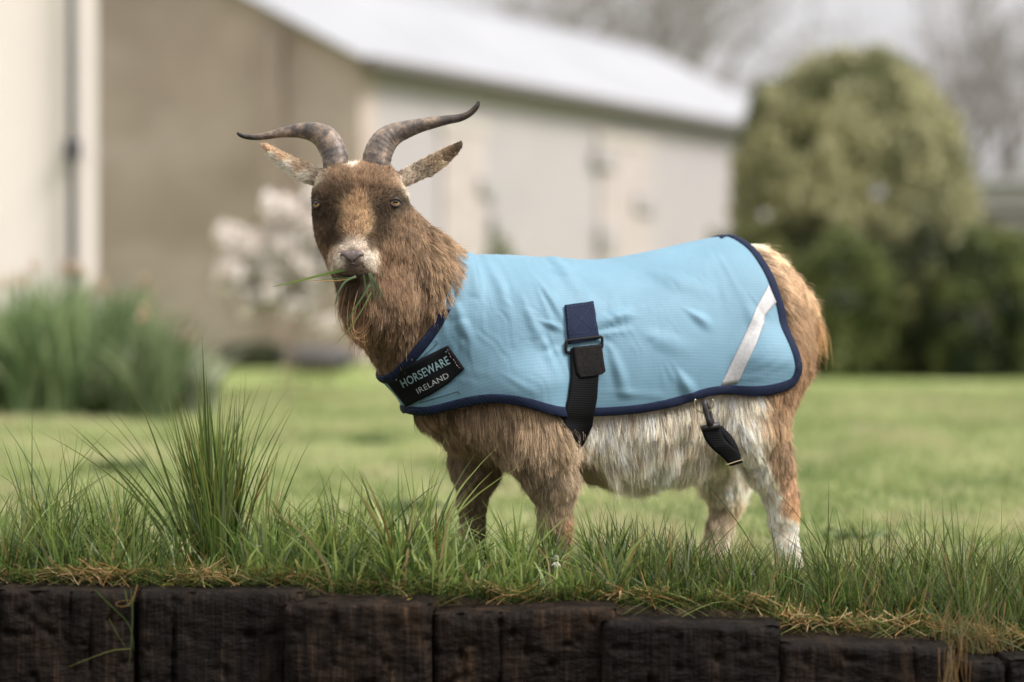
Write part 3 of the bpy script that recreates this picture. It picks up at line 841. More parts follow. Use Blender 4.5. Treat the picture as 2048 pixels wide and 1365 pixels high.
leg([(1450, 800, -.09, .08), (1436, 900, -.10, .052), (1452, 960, -.10, .038), (1456, 1000, -.10, .031), (1440, 1055, -.10, .024), (1428, 1100, -.10, .024)], (1420, .026))
# tail
G_.chain([(B(1555, 590, 0), .045), (B(1598, 620, 0), .028), (B(1618, 650, 0), .018)], .02)
V, F = goatF.mesh(0.0, 3)
N = vnormals(V, F)

# --- coat surface field
coatF = Field((-0.42, 4.35, 0.15), (0.72, 5.35, 0.80), 0.005)
bulk(coatF)
cv = coatF.v
for _ in range(7):                       # cloth spans hollows: blur the field a little
    for ax in range(3):
        cv = (np.roll(cv, 1, ax) + 2 * cv + np.roll(cv, -1, ax)) / 4
coatF.v = cv
CV, CF = coatF.mesh(0.013, 3)

# outline of the coat in the photograph: neckline, hem, rear edge (near side)
neck_px = [(700, 718), (740, 738), (768, 748), (792, 740), (815, 715), (842, 683), (866, 650), (884, 615), (900, 575), (909, 535), (913, 500), (915, 440)]
hem_px = [(720, 800), (775, 805), (800, 818), (822, 828), (860, 828), (905, 818), (960, 806), (1010, 803), (1050, 809), (1090, 822), (1130, 830), (1180, 832), (1240, 829),
          (1290, 824), (1340, 814), (1380, 802), (1420, 790), (1455, 787), (1500, 783), (1540, 774), (1565, 765), (1576, 750), (1580, 730)]
rear_px = [(1580, 730), (1577, 700), (1572, 660), (1568, 620), (1558, 590), (1548, 560), (1535, 535), (1515, 505), (1495, 487), (1470, 474), (1440, 469), (1440, 380)]
poly = np.array(neck_px[::-1] + hem_px + rear_px[1:], float)
def smooth_poly(p, n=2):
    for _ in range(n):
        a = p[:-1] * .75 + p[1:] * .25; b = p[:-1] * .25 + p[1:] * .75
        p = np.concatenate([p[:1], np.stack([a, b], 1).reshape(-1, 2), p[-1:]])
    return p
poly = smooth_poly(poly)
def polyf(q):                            # signed distance (px) to the cut line, positive inside the coat
    a, b = poly[:-1], poly[1:]; ab = b - a
    out = np.empty(len(q))
    pl = np.concatenate([poly, poly[:1]]); A2, B2 = pl[:-1], pl[1:]
    for i in range(0, len(q), 20000):
        Q = q[i:i + 20000]
        t = np.clip(((Q[:, None] - a) * ab).sum(-1) / ((ab * ab).sum(-1) + 1e-9), 0, 1)
        d = np.sqrt((((Q[:, None] - a) - t[..., None] * ab) ** 2).sum(-1)).min(1)
        x, y = Q[:, 0:1], Q[:, 1:2]
        c = ((A2[:, 1] > y) != (B2[:, 1] > y)) & (x < (B2[:, 0] - A2[:, 0]) * (y - A2[:, 1]) / (B2[:, 1] - A2[:, 1] + 1e-12) + A2[:, 0])
        out[i:i + 20000] = np.where(c.sum(1) % 2 == 1, d, -d)
    return out
def coat_f(P): return polyf(proj(mirror_near(P)))
keepv = proj(mirror_near(CV)); f0 = polyf(keepv)
CN = vnormals(CV, CF)
# metric distance to the cut line measured along the cloth
eps = 0.003
gr = np.stack([(coat_f(CV + e) - coat_f(CV - e)) / (2 * eps) for e in (np.array([eps, 0, 0]), np.array([0, eps, 0]), np.array([0, 0, eps]))], -1)
gr -= (gr * CN).sum(1)[:, None] * CN
fd = f0 / np.maximum(np.linalg.norm(gr, axis=1), 250)      # metres
# wrinkles
def wrinkles(P):
    q = proj(mirror_near(P)); h = np.zeros(len(P))
    for (x, y, ang, L, w, a) in (
        (1108, 632, 62, 45, 8, -5.5), (1096, 600, 58, 50, 14, 3.0), (1112, 655, 20, 26, 7, 3.5), (1110, 690, -35, 30, 10, -3.2), (1118, 745, 72, 46, 11, -5.5), (1100, 735, 75, 45, 12, 3.2),
        (1232, 655, -12, 40, 8, -6.5), (1235, 635, -14, 48, 10, 3.0), (1228, 690, 28, 34, 10, -2.8), (1218, 740, 80, 50, 9, -3.0), (1236, 745, 75, 48, 12, 2.5),
        (975, 575, 72, 60, 15, -5.0), (950, 560, 75, 55, 14, 3.5), (1005, 590, 65, 60, 16, 3.0), (1040, 640, 70, 70, 15, -4.0), (1068, 660, 70, 55, 13, 3.0), (1030, 545, 50, 45, 12, -3.0),
        (985, 690, 80, 60, 18, -3.5), (930, 720, 60, 40, 13, -3.0), (960, 760, 15, 50, 14, -3.0), (1060, 780, 30, 40, 12, 3.0), (1140, 560, 50, 60, 14, 3.0), (1165, 540, 60, 40, 13, -3.2),
        (1437, 612, 85, 28, 14, -5.0), (1445, 690, 88, 70, 18, -3.5), (1400, 640, 35, 30, 10, 3.2), (1340, 560, 20, 70, 18, 2.2), (1370, 770, 60, 30, 12, 3.0), (1340, 770, 70, 25, 11, -3.0),
        (1490, 610, 62, 70, 13, 3.5), (1470, 585, 60, 65, 14, -3.5), (1530, 640, 55, 40, 10, -3.2), (1560, 715, -30, 40, 12, 3.5), (1540, 700, -30, 40, 12, -3.2), (1280, 700, 80, 90, 22, -2.0),
        (1320, 680, 10, 60, 20, 2.0), (1230, 545, -10, 60, 20, -2.5), (895, 640, 60, 60, 10, -2.5), (925, 650, 70, 60, 13, 3.0), (1290, 790, 5, 60, 12, 1.5), (1510, 750, -8, 40, 10, 2.2)):
        t = math.radians(ang); dx, dy = q[:, 0] - x, q[:, 1] - y
        u = dx * math.cos(t) + dy * math.sin(t); v = -dx * math.sin(t) + dy * math.cos(t)
        wv = w * (1 + 0.45 * (u / L))
        h += a * 3.0e-3 * np.exp(-(u / L) ** 2 - (v / wv) ** 2)
    Pm = mirror_near(P)
    wr = np.abs(vnoise(Pm * np.array([1, 1, .55]), 26, 19, 2)); h += 0.0032 * vnoise(Pm, 9, 4, 2) + 0.0013 * vnoise(Pm, 32, 9, 2) - 0.0022 * np.exp(-(wr / .10) ** 2) * np.clip(vnoise(Pm, 7, 5, 1) + .25, 0, 1)
    e = np.exp(-np.abs(fd) / 0.018)
    h += e * 0.0028 * vnoise(Pm, 45, 12, 1)
    return h
CVw = CV + CN * wrinkles(CV)[:, None]
def tri_sample(Fd, P):
    q = (P - Fd.lo) / Fd.h; i = np.clip(np.floor(q).astype(int), 0, Fd.dim - 2); f = q - i; out = 0
    for a in (0, 1):
        for b in (0, 1):
            for c in (0, 1):
                w = (f[:, 0] if a else 1 - f[:, 0]) * (f[:, 1] if b else 1 - f[:, 1]) * (f[:, 2] if c else 1 - f[:, 2])
                out = out + w * Fd.v[i[:, 0] + a, i[:, 1] + b, i[:, 2] + c]
    return out
_E = np.concatenate([CF[:, [0, 1]], CF[:, [1, 2]], CF[:, [2, 3]], CF[:, [3, 0]]]); _dg = np.bincount(_E[:, 0], minlength=len(CVw)) + 1e-9
for it in range(14):
    need = np.clip(0.014 - tri_sample(goatF, CVw), 0, 0.03)
    need[fd < -0.03] = 0
    for _ in range(4): need = np.maximum(need * .9, np.bincount(_E[:, 0], weights=need[_E[:, 1]], minlength=len(CVw)) / _dg)
    CVw = CVw + CN * (need * 0.6)[:, None]
TRI = np.concatenate([CF[:, [0, 1, 2]], CF[:, [0, 2, 3]]])
def clip_mesh(V, T, f, attrs):           # keep f >= 0, cut exactly at 0
    a = (f[T] >= 0); cnt = a.sum(1)
    full = T[cnt == 3]; newV = []; newA = []; newT = []; cache = {}
    base = len(V)
    def cut(i, j):
        key = (min(i, j), max(i, j))
        if key not in cache:
            t = f[i] / (f[i] - f[j]); cache[key] = base + len(newV)
            newV.append(V[i] + (V[j] - V[i]) * t); newA.append([A[i] + (A[j] - A[i]) * t for A in attrs])
        return cache[key]
    for tri, ins in zip(T[(cnt > 0) & (cnt < 3)], a[(cnt > 0) & (cnt < 3)]):
        k = ins.sum()
        if k == 1:
            i = int(np.argmax(ins)); p, q, r = tri[i], tri[(i + 1) % 3], tri[(i + 2) % 3]
            newT.append([p, cut(p, q), cut(p, r)])
        else:
            i = int(np.argmin(ins)); p, q, r = tri[i], tri[(i + 1) % 3], tri[(i + 2) % 3]
            c1, c2 = cut(p, q), cut(p, r)
            newT.append([c1, q, r]); newT.append([c1, r, c2])
    V2 = np.concatenate([V, np.array(newV)]) if newV else V
    A2 = [np.concatenate([A, np.array([x[k] for x in newA])]) if newV else A for k, A in enumerate(attrs)]
    T2 = np.concatenate([full, np.array(newT, dtype=int)]) if newT else full
    used = np.unique(T2); mp = np.full(len(V2), -1); mp[used] = np.arange(len(used))
    return V2[used], mp[T2], [A[used] for A in A2]
sC, lC, zC = body_coords(CV)
UVc = np.stack([sC, zC - np.abs(lC) * .6], 1)
shV, shT, (shN, shU, shD) = clip_mesh(CVw, TRI, fd, [CN, UVc, fd])

coat = thing("goat_coat", "light blue waterproof coat with navy edging worn by the goat", "coat")
t = NT("blue_ripstop")
uvm = t.new("ShaderNodeMapping"); t.l.new(t.tc.outputs["UV"], uvm.inputs[0])
sep = t.new("ShaderNodeSeparateXYZ"); t.l.new(uvm.outputs[0], sep.inputs[0])
def lines(axis, period, w):
    a = t.math('FRACT', t.math('MULTIPLY', sep.outputs[axis], 1.0 / period)); return t.math('LESS_THAN', a, w)
grid = t.math('MAXIMUM', lines(1, 0.0066, 0.16), t.math('MULTIPLY', lines(0, 0.0066, 0.14), 0.4))
tw = t.new("ShaderNodeTexWave"); tw.inputs["Scale"].default_value = 260; tw.bands_direction = 'DIAGONAL'; t.l.new(uvm.outputs[0], tw.inputs[0])
dirt = t.noise(t.mapping(), 9, 5, 0.6)
c = t.ramp(dirt, [(0.30, (0.112, 0.218, 0.282)), (0.70, (0.145, 0.268, 0.342))])
c = t.mix(c, (0.30, 0.50, 0.60), t.math('MULTIPLY', grid, 0.17))
spot = t.noise(t.mapping(), 70, 2, 0.5)
c = t.mix(c, (0.12, 0.22, 0.28), t.ramp(spot, [(0.72, (0, 0, 0)), (0.78, (0.45,) * 3)]))
t.base(c)
hgt = t.math('ADD', t.math('MULTIPLY', tw.outputs[1], 0.25), t.math('MULTIPLY', grid, 0.4))
t.bump(hgt, 0.22, 0.0006)
CLOTH = t.set(Roughness=0.62, Specular_IOR_Level=0.35)
o = mesh_obj("shell", shV, shT, CLOTH, coat, True, uv=shU)
md = o.modifiers.new("thickness", 'SOLIDIFY'); md.thickness = 0.0022; md.offset = -1
def navy_mat():
    t = NT("navy_webbing")
    w = t.new("ShaderNodeTexWave"); w.inputs["Scale"].default_value = 110; w.bands_direction = 'DIAGONAL'; t.l.new(t.tc.outputs["Object"], w.inputs[0])
    t.base(t.mix((0.007, 0.011, 0.026), (0.015, 0.022, 0.050), w.outputs[1])); t.bump(w.outputs[1], 0.35, 0.0008)
    return t.set(Roughness=0.8, Specular_IOR_Level=0.15)
NAVY = navy_mat()
bwid = 0.0165
fo = np.minimum(fd + 0.0012, bwid - fd)
fo[(keepv[:, 0] > 850) & (keepv[:, 0] < 980) & (keepv[:, 1] < 618)] = -1
bdV, bdT, (bdN, bdD) = clip_mesh(CVw, TRI, fo, [CN, fd])
puff = np.sin(np.clip((bdD + .0012) / (bwid + .0012), 0, 1) * math.pi) * 0.0022
o = mesh_obj("binding", bdV + bdN * (0.0018 + puff)[:, None], bdT, NAVY, coat, True)
md = o.modifiers.new("thickness", 'SOLIDIFY'); md.thickness = 0.006; md.offset = -1

COATB = BVHTree.FromPolygons([tuple(v) for v in shV.tolist()], shT.tolist())
GOATB = BVHTree.FromPolygons([tuple(v) for v in V.tolist()], F.tolist())
CAMP = Vector((0, 0, CAM_Z))
def hit(px, py, which='coat'):
    d = Vector(ray(px, py)).normalized()
    best = None
    for b, off in ((COATB, 0.0), (GOATB, 0.016)):
        if which == 'coat' and b is GOATB: continue
        if which == 'goat' and b is COATB: continue
        loc, nr, ix, ds = b.ray_cast(CAMP, d)
        if loc is None: continue
        if nr.dot(d) > 0: nr = -nr
        q = loc + nr * (off if which != 'goat' else 0)
        if best is None or (CAMP - q).length < (CAMP - best[0]).length: best = (q, nr)
    if best is None: return None
    return np.array(best[0]), np.array(best[1])
def decal(name, rows, mat, parent, off=0.0015, th=0.0025, nu=14, nv=6, which='coat', sm=3):
    """a flat fabric piece lying on the coat: rows = [(left px, right px), ...] from one end to the other"""
    rows = np.array(rows, float)          # (R,2,2)
    R = len(rows); tt = np.linspace(0, R - 1, (R - 1) * nv + 1)
    out = []; prevn = None; pix = []
    for t_ in tt:
        i = min(int(t_), R - 2); f_ = t_ - i
        l_ = rows[i, 0] * (1 - f_) + rows[i + 1, 0] * f_; r_ = rows[i, 1] * (1 - f_) + rows[i + 1, 1] * f_
        for k in range(nu):
            p = l_ + (r_ - l_) * k / (nu - 1); h = hit(p[0], p[1], which); pix.append(p)
            out.append(h)
    last = next(h for h in out if h is not None)
    P = []; Nn = []
    for h in out:
        if h is None: h = last
        last = h; P.append(h[0]); Nn.append(h[1])
    P = np.array(P).reshape(len(tt), nu, 3); Nn = np.array(Nn).reshape(len(tt), nu, 3)
    Yd = P[..., 1].copy()
    for _ in range(sm):
        pd = np.pad(Yd, 1, mode='edge'); Yd = (2 * Yd + pd[:-2, 1:-1] + pd[2:, 1:-1] + pd[1:-1, :-2] + pd[1:-1, 2:]) / 6
        for k3 in range(3):
            pn = np.pad(Nn[..., k3], 1, mode='edge'); Nn[..., k3] = (2 * Nn[..., k3] + pn[:-2, 1:-1] + pn[2:, 1:-1] + pn[1:-1, :-2] + pn[1:-1, 2:]) / 6
    P = np.array([W(pp[0], pp[1], yv) for pp, yv in zip(pix, Yd.ravel())]).reshape(P.shape)
    Nn = Nn / np.linalg.norm(Nn, axis=2)[..., None]
    top = P + Nn * (off + th); m_, n_ = P.shape[:2]
    ii = np.arange(m_ * n_).reshape(m_, n_)
    F1 = np.stack([ii[:-1, :-1], ii[1:, :-1], ii[1:, 1:], ii[:-1, 1:]], -1).reshape(-1, 4)
    tv = top.reshape(-1, 3); fn = np.cross(tv[F1[:, 2]] - tv[F1[:, 0]], tv[F1[:, 3]] - tv[F1[:, 1]]).sum(0)
    if fn @ Nn.reshape(-1, 3).mean(0) < 0: F1 = F1[:, ::-1]
    o = mesh_obj(name, tv, F1, mat, parent, True)
    md = o.modifiers.new("thickness", 'SOLIDIFY'); md.thickness = th; md.offset = -1
    return o, top, Nn
REFL = NT("reflective_tape")
f = REFL.noise(REFL.mapping(), 160, 4, 0.7)
REFL.base(REFL.ramp(f, [(0.3, (0.31, 0.31, 0.305)), (0.7, (0.43, 0.43, 0.42))]))
REFLM = REFL.set(Roughness=0.45, Specular_IOR_Level=0.6)
sr, _, _ = decal("reflective_stripe", [((1537, 571), (1552, 606)), ((1512, 616), (1529, 632)), ((1503, 640), (1528, 648)), ((1480, 690), (1512, 690)), ((1440, 773), (1476, 766))], REFLM, coat, 0.0008, 0.001, 8, 8)
BLACK = NT("black_webbing")
w_ = BLACK.new("ShaderNodeTexWave"); w_.inputs["Scale"].default_value = 90; w_.bands_direction = 'Z'; BLACK.l.new(BLACK.tc.outputs["Object"], w_.inputs[0])
BLACK.base(BLACK.mix((0.003, 0.003, 0.0035), (0.0065, 0.0065, 0.007), w_.outputs[1])); BLACK.bump(w_.outputs[1], 0.4, 0.001)
BLACKM = BLACK.set(Roughness=0.7, Specular_IOR_Level=0.12)
FLAPM = plain("worn_black_velcro", (0.011, 0.010, 0.0095), 0.85, 0.15, nscale=120, namp=0.35, bump=0.3)
RUB = plain("black_plastic", (0.022, 0.020, 0.019), 0.5, 0.45)
# girth strap: tab, loop, flap, webbing going under the belly
tab, _, _ = decal("strap_tab", [((1126, 614), (1184, 606)), ((1131, 650), (1191, 645)), ((1134, 690), (1197, 680))], NAVY, coat, 0.003, 0.005, 12, 8)
STI = plain("navy_thread", (0.035, 0.05, 0.10), 0.7)
def stitches(pts, parent, mat=STI, off=0.0062, name="stitching", w=0.0006, dash=5.0, gap=2.5, which='coat'):
    m = MB(); pts = np.array(pts, float)
    for a, b in zip(pts[:-1], pts[1:]):
        L = np.linalg.norm(b - a); d = (b - a) / L; x = 0
        while x < L:
            p, q = hit(*(a + d * x), which), hit(*(a + d * min(L, x + dash)), which)
            if p and q: m.tube([p[0] + p[1] * off, (p[0] + q[0]) / 2 + p[1] * (off + .0004), q[0] + q[1] * off], w, 4)
            x += dash + gap
    if m.V: m.build(name, mat, parent, True)
stitches([(1130, 619), (1182, 611), (1190, 664), (1136, 670), (1130, 619)], tab, off=0.0082)
stitches([(1136, 623), (1184, 662)], tab, off=0.0082); stitches([(1178, 617), (1140, 665)], tab, off=0.0082)
strap, _, _ = decal("girth_strap", [((1137, 698), (1196, 690)), ((1136, 757), (1194, 750)), ((1131, 795), (1191, 795)), ((1122, 832), (1184, 832)), ((1121, 850), (1181, 850)), ((1128, 866), (1174, 864)), ((1141, 880), (1166, 878)), ((1153, 892), (1158, 891))], BLACKM, coat, 0.006, 0.0025, 12, 6, 'any', 14)
flap, _, _ = decal("strap_flap", [((1141, 696), (1200, 690)), ((1144, 722), (1203, 716)), ((1147, 748), (1207, 742)), ((1153, 756), (1200, 749))], FLAPM, coat, 0.009, 0.003, 12, 6)
h1, h2 = hit(1130, 695), hit(1203, 686)
m = MB()
lc, rc = h1[0] + h1[1] * 0.0045, h2[0] + h2[1] * 0.0045; upv = np.array([0, 0, 1.0])
def rrect(c0, c1, hh, r=0.0028, k=6):
    axd = (c1 - c0); L = np.linalg.norm(axd); axd /= L
    pts = []
    for (cx, sg, a0) in ((L - .005, 1, -90), (L - .005, 1, 0), (.005, -1, 90), (.005, -1, 180)):
        for j in range(4):
            a = math.radians(a0 + j * 30); cz = hh - .005 if a0 in (0, 90) else -hh + .005
            pts.append(c0 + axd * (cx + .005 * math.cos(a)) + upv * (cz + .005 * math.sin(a)))
    pts.append(pts[0]); return pts
m.tube(rrect(lc, rc, 0.0115), 0.0029, 8)
m.build("loop_buckle", plain('dull_rubber', (0.010, 0.009, 0.0085), 0.7, 0.2), coat, True)
# chest closure: label, stitched seams
LABEL = plain("black_woven_label", (0.005, 0.0055, 0.0065), 0.75, 0.12, nscale=200, namp=0.25)
labq = [((768, 752), (816, 812)), ((812, 731), (860, 790)), ((854, 710), (900, 765)), ((896, 690), (931, 738))]
lab, ltop, lN = decal("name_label", [(a, b) for a, b in labq], LABEL, coat, 0.003, 0.0025, 14, 8)
stitches([(894, 698), (921, 737)], lab, plain("pink_thread", (0.35, 0.25, 0.27)), 0.0062, w=0.0004)
SEAM = plain("dark_seam", (0.02, 0.04, 0.055), 0.8)
stitches([(814, 745), (840, 718), (876, 686)], coat, SEAM, 0.0012, "seam", 0.0006, 12, 0.5)
stitches([(876, 686), (870, 681)], coat, SEAM, 0.0012, "seam", 0.0006, 12, 0.5)
stitches([(838, 806), (880, 794), (917, 783)], coat, SEAM, 0.0012, "seam", 0.0006, 12, 0.5)
stitches([(917, 783), (919, 789)], coat, SEAM, 0.0012, "seam", 0.0006, 12, 0.5)
LABB = BVHTree.FromPolygons([tuple(v) for v in ltop.reshape(-1, 3).tolist()], [list(p.vertices) for p in lab.data.polygons])
def hit_label(px, py):
    d = Vector(ray(px, py)).normalized(); loc, nr, ix, ds = LABB.ray_cast(CAMP, d)
    if loc is None: return None
    if nr.dot(d) > 0: nr = -nr
    return np.array(loc), np.array(nr)
def woven_text(s, p0, p1, hpx, parent, mat, bold, stretch=1.0, serif=False):
    """letters along the photo line p0->p1 (baseline), hpx tall, laid on the label"""
    cu = bpy.data.curves.new("letters", 'FONT'); cu.body = s; cu.size = 1.0; cu.offset = bold; cu.resolution_u = 3; cu.fill_mode = 'BOTH'; cu.extrude = 0
    cu.space_character = 1.05
    ob = bpy.data.objects.new("tmp", cu); COL.objects.link(ob)
    dg = bpy.context.evaluated_depsgraph_get(); me = bpy.data.meshes.new_from_object(ob.evaluated_get(dg))
    bpy.data.objects.remove(ob)
    bm = bmesh.new(); bm.from_mesh(me); bmesh.ops.triangulate(bm, faces=bm.faces[:])
    co = np.array([v.co[:] for v in bm.verts]); x0, x1 = co[:, 0].min(), co[:, 0].max(); y0, y1 = 0.0, co[:, 1].max()
    p0 = np.array(p0, float); p1 = np.array(p1, float); d = p1 - p0; L = np.linalg.norm(d); d /= L; up = np.array([d[1], -d[0]])
    for v in bm.verts:
        fx = (v.co.x - x0) / (x1 - x0); fy = (v.co.y - y0) / (y1 - y0)
        q = p0 + d * L * fx + up * hpx * fy
        h = hit_label(q[0], q[1])
        if h is None: continue
        v.co = Vector(h[0] + h[1] * 0.0007)
    bm.to_mesh(me); bm.free(); me.materials.clear(); me.materials.append(mat)
    me.name = "lettering"
    return link("lettering", me, parent)
THR = plain("pale_teal_thread", (0.20, 0.31, 0.33), 0.7, nscale=300, namp=0.25)
THR2 = plain("pale_grey_thread", (0.33, 0.36, 0.35), 0.7, nscale=300, namp=0.25)
woven_text("HORSEWARE", (807, 776), (901, 727), 17, lab, THR, 0.012)
woven_text("IRELAND", (837, 788), (899, 755), 11, lab, THR2, -0.004)
for (x, y) in ((793, 760), (892, 704)):
    h = hit_label(x, y)
    m = MB(); m.tube([h[0] + h[1] * .0002, h[0] + h[1] * .0009], 0.0013, 5); m.build("lettering", THR, lab)

# rear leg strap
BRASS = plain("pale_brass", (0.42, 0.40, 0.22), 0.3, 0.5, 0.9)
hh = hit(1412, 784)
yr = hh[0][1] - 0.046
m = MB(); pts = [W(1408 + 19 * math.cos(a), 806 + 17 * math.sin(a) * (1.15 if math.sin(a) > 0 else 0.9), yr) for a in np.linspace(math.radians(-28), math.radians(208), 26)]
m.tube(pts, 0.0017, 8); m.build("d_ring", BRASS, coat, True)
m = MB(); 
m.tube([W(1411, 800, yr - .004), W(1409, 808, yr - .007), W(1411, 820, yr - .006), W(1416, 838, yr - .004), W(1421, 852, yr - .004)], [0.003, 0.0048, 0.006, 0.0052, 0.0075], 10)
m.tube([W(1413, 802, yr + .003), W(1419, 818, yr + .004), W(1424, 838, yr + .002), W(1426, 850, yr)], [0.0022, 0.0034, 0.0034, 0.0045], 8)
m.tube([W(1402, 858, yr - .003), W(1440, 850, yr - .003)], 0.0058, 10)
m.build("snap_hook", RUB, coat, True)
def free_ribbon(name, left, right, ys, mat, parent, th=0.002, n=40):
    l = smooth_poly(np.array(left, float), 3); r = smooth_poly(np.array(right, float), 3); k = len(l)
    yy = np.interp(np.linspace(0, 1, k), np.linspace(0, 1, len(ys)), ys)
    Vv = []; 
    for i in range(k):
        a, b = W(l[i][0], l[i][1], yy[i]), W(r[i][0], r[i][1], yy[i] + .006)
        for f in np.linspace(0, 1, 6): Vv.append(a + (b - a) * f + np.array([0, -0.0016 * math.sin(f * math.pi), 0]))
    ii = np.arange(k * 6).reshape(k, 6)
    o = mesh_obj(name, Vv, np.stack([ii[:-1, :-1], ii[1:, :-1], ii[1:, 1:], ii[:-1, 1:]], -1).reshape(-1, 4), mat, parent, True)
    md = o.modifiers.new("thickness", 'SOLIDIFY'); md.thickness = th; md.offset = -1; return o
ls_ = free_ribbon("leg_strap", [(1402, 856), (1409, 880), (1424, 899), (1446, 916), (1460, 933)], [(1440, 850), (1446, 874), (1458, 889), (1478, 903), (1486, 926)], [yr - .006, yr - .004, yr, yr + .012, yr + .02], BLACKM, coat)
free_ribbon("leg_strap", [(1436, 856), (1446, 874), (1458, 889), (1474, 902)], [(1443, 851), (1464, 872), (1476, 893), (1481, 912)], [yr + .01, yr + .012, yr + .014, yr + .02], BLACKM, coat)
m = MB(); m.tube([W(1453, 930, yr + .012), W(1487, 919, yr + .018)], 0.0009, 5); m.build("pale_keeper", plain("pale_keeper", (0.4, 0.33, 0.2)), ls_)

# ------------------------------------------------------------------ coat of hair
# px, py, sigma, colour (sRGB as it should look lit), comb (x, z), length mm
def desat(c, k=.43):
    m_ = c @ np.array([.3, .59, .11]); w_ = np.clip(m_ / .45, 0, 1)[:, None]; return (c * (1 - k) + m_[:, None] * k) * (np.array([.95, 1.0, .84]) * (1 - w_) + np.array([1.10, 1.0, .88]) * w_)
DK = (92, 64, 42); BR = (128, 92, 62); TN = (160, 118, 78); GY = (142, 124, 104); WH = (222, 212, 192); BLK = (52, 40, 32); OR = (165, 112, 60)
body_blobs = [
    (760, 560, 55, BR, (.1, -1), 20), (820, 480, 45, (134, 98, 66), (.35, -1), 18), (870, 540, 45, (146, 110, 76), (.25, -1), 24), (800, 620, 50, BR, (-.1, -1), 24), (760, 690, 45, (122, 88, 60), (.0, -1), 24),
    (888, 545, 20, (150, 114, 80), (1, -.55), 40), (885, 590, 18, (146, 110, 76), (.8, -1), 36), (880, 500, 18, (150, 114, 78), (.9, -.7), 38),
    (720, 640, 45, BR, (-.15, -1), 26), (850, 600, 40, (138, 102, 70), (-.1, -1), 24),
    (860, 850, 45, (125, 92, 62), (.25, -1), 34), (940, 850, 45, (130, 96, 66), (.1, -1), 36), (1020, 850, 45, (146, 114, 80), (.05, -1), 38), (1090, 860, 40, (158, 128, 96), (.3, -1), 36),
    (950, 920, 40, (112, 86, 62), (.5, -1), 32), (1040, 920, 40, (124, 98, 74), (.15, -1), 34), (1120, 910, 35, (168, 142, 114), (.5, -1), 34), (1140, 960, 28, (160, 136, 110), (.25, -1), 26),
    (1080, 980, 35, (132, 108, 84), (.0, -1), 24), (1110, 1030, 26, (138, 112, 84), (.15, -1), 13), (1128, 1052, 17, OR, (.4, -1), 12), (1096, 1078, 15, BLK, (.2, -1), 9), (1125, 1110, 20, (128, 90, 58), (.1, -1), 10), (1092, 1115, 14, BLK, (0, -1), 8),
    (940, 970, 35, (112, 88, 66), (.0, -1), 20), (940, 1020, 25, (92, 66, 46), (0, -1), 14), (920, 1060, 14, OR, (0, -1), 10), (950, 1060, 22, (76, 54, 38), (0, -1), 12), (950, 1120, 25, (70, 48, 34), (0, -1), 8),
    (1185, 880, 22, WH, (.25, -1), 38), (1250, 860, 45, WH, (.15, -1), 48), (1250, 940, 40, (206, 196, 176), (.2, -1), 55), (1180, 950, 24, (150, 132, 110), (.35, -1), 38), (1340, 860, 45, (214, 204, 184), (.0, -1), 48), (1340, 940, 40, WH, (-.05, -1), 55), (1400, 860, 35, (196, 184, 164), (-.15, -1), 45), (1400, 930, 30, (200, 190, 172), (-.1, -1), 45),
    (1470, 830, 30, WH, (.2, -1), 40), (1500, 880, 26, WH, (.25, -1), 38), (1500, 950, 26, (216, 204, 184), (.3, -1), 34), (1530, 1010, 20, (214, 202, 182), (.2, -1), 22), (1545, 1070, 22, (216, 204, 188), (.05, -1), 13), (1570, 1110, 24, (222, 212, 198), (.0, -1), 10),
    (1560, 840, 26, (172, 134, 94), (.2, -1), 34), (1570, 900, 24, (160, 122, 84), (.1, -1), 28), (1590, 960, 18, (176, 132, 88), (.2, -1), 16), (1585, 1010, 14, (190, 138, 84), (.2, -1), 12), (1600, 780, 30, (150, 108, 68), (.2, -1), 28),
    (1440, 960, 26, (216, 202, 184), (.2, -1), 24), (1400, 985, 14, (170, 140, 110), (-.5, -1), 24), (1420, 1030, 26, (172, 154, 134), (.1, -1), 13), (1480, 1010, 16, (200, 178, 148), (.3, -1), 16), (1430, 1110, 25, (190, 172, 152), (0, -1), 9), (1465, 1090, 14, (215, 203, 188), (0, -1), 10),
    (1490, 480, 18, (225, 210, 182), (.8, .15), 26), (1530, 510, 22, (196, 168, 132), (1, -.5), 30), (1580, 570, 26, (182, 148, 110), (.9, -.8), 34), (1600, 640, 26, (158, 118, 76), (.5, -1), 36), (1630, 620, 20, (190, 156, 116), (.8, -.9), 34),
    (1650, 660, 16, (196, 152, 96), (.25, -1), 46), (1620, 700, 22, (140, 98, 58), (.2, -1), 38), (1600, 740, 22, (150, 106, 62), (.15, -1), 32), (1570, 620, 24, (168, 130, 90), (.5, -1), 32)]
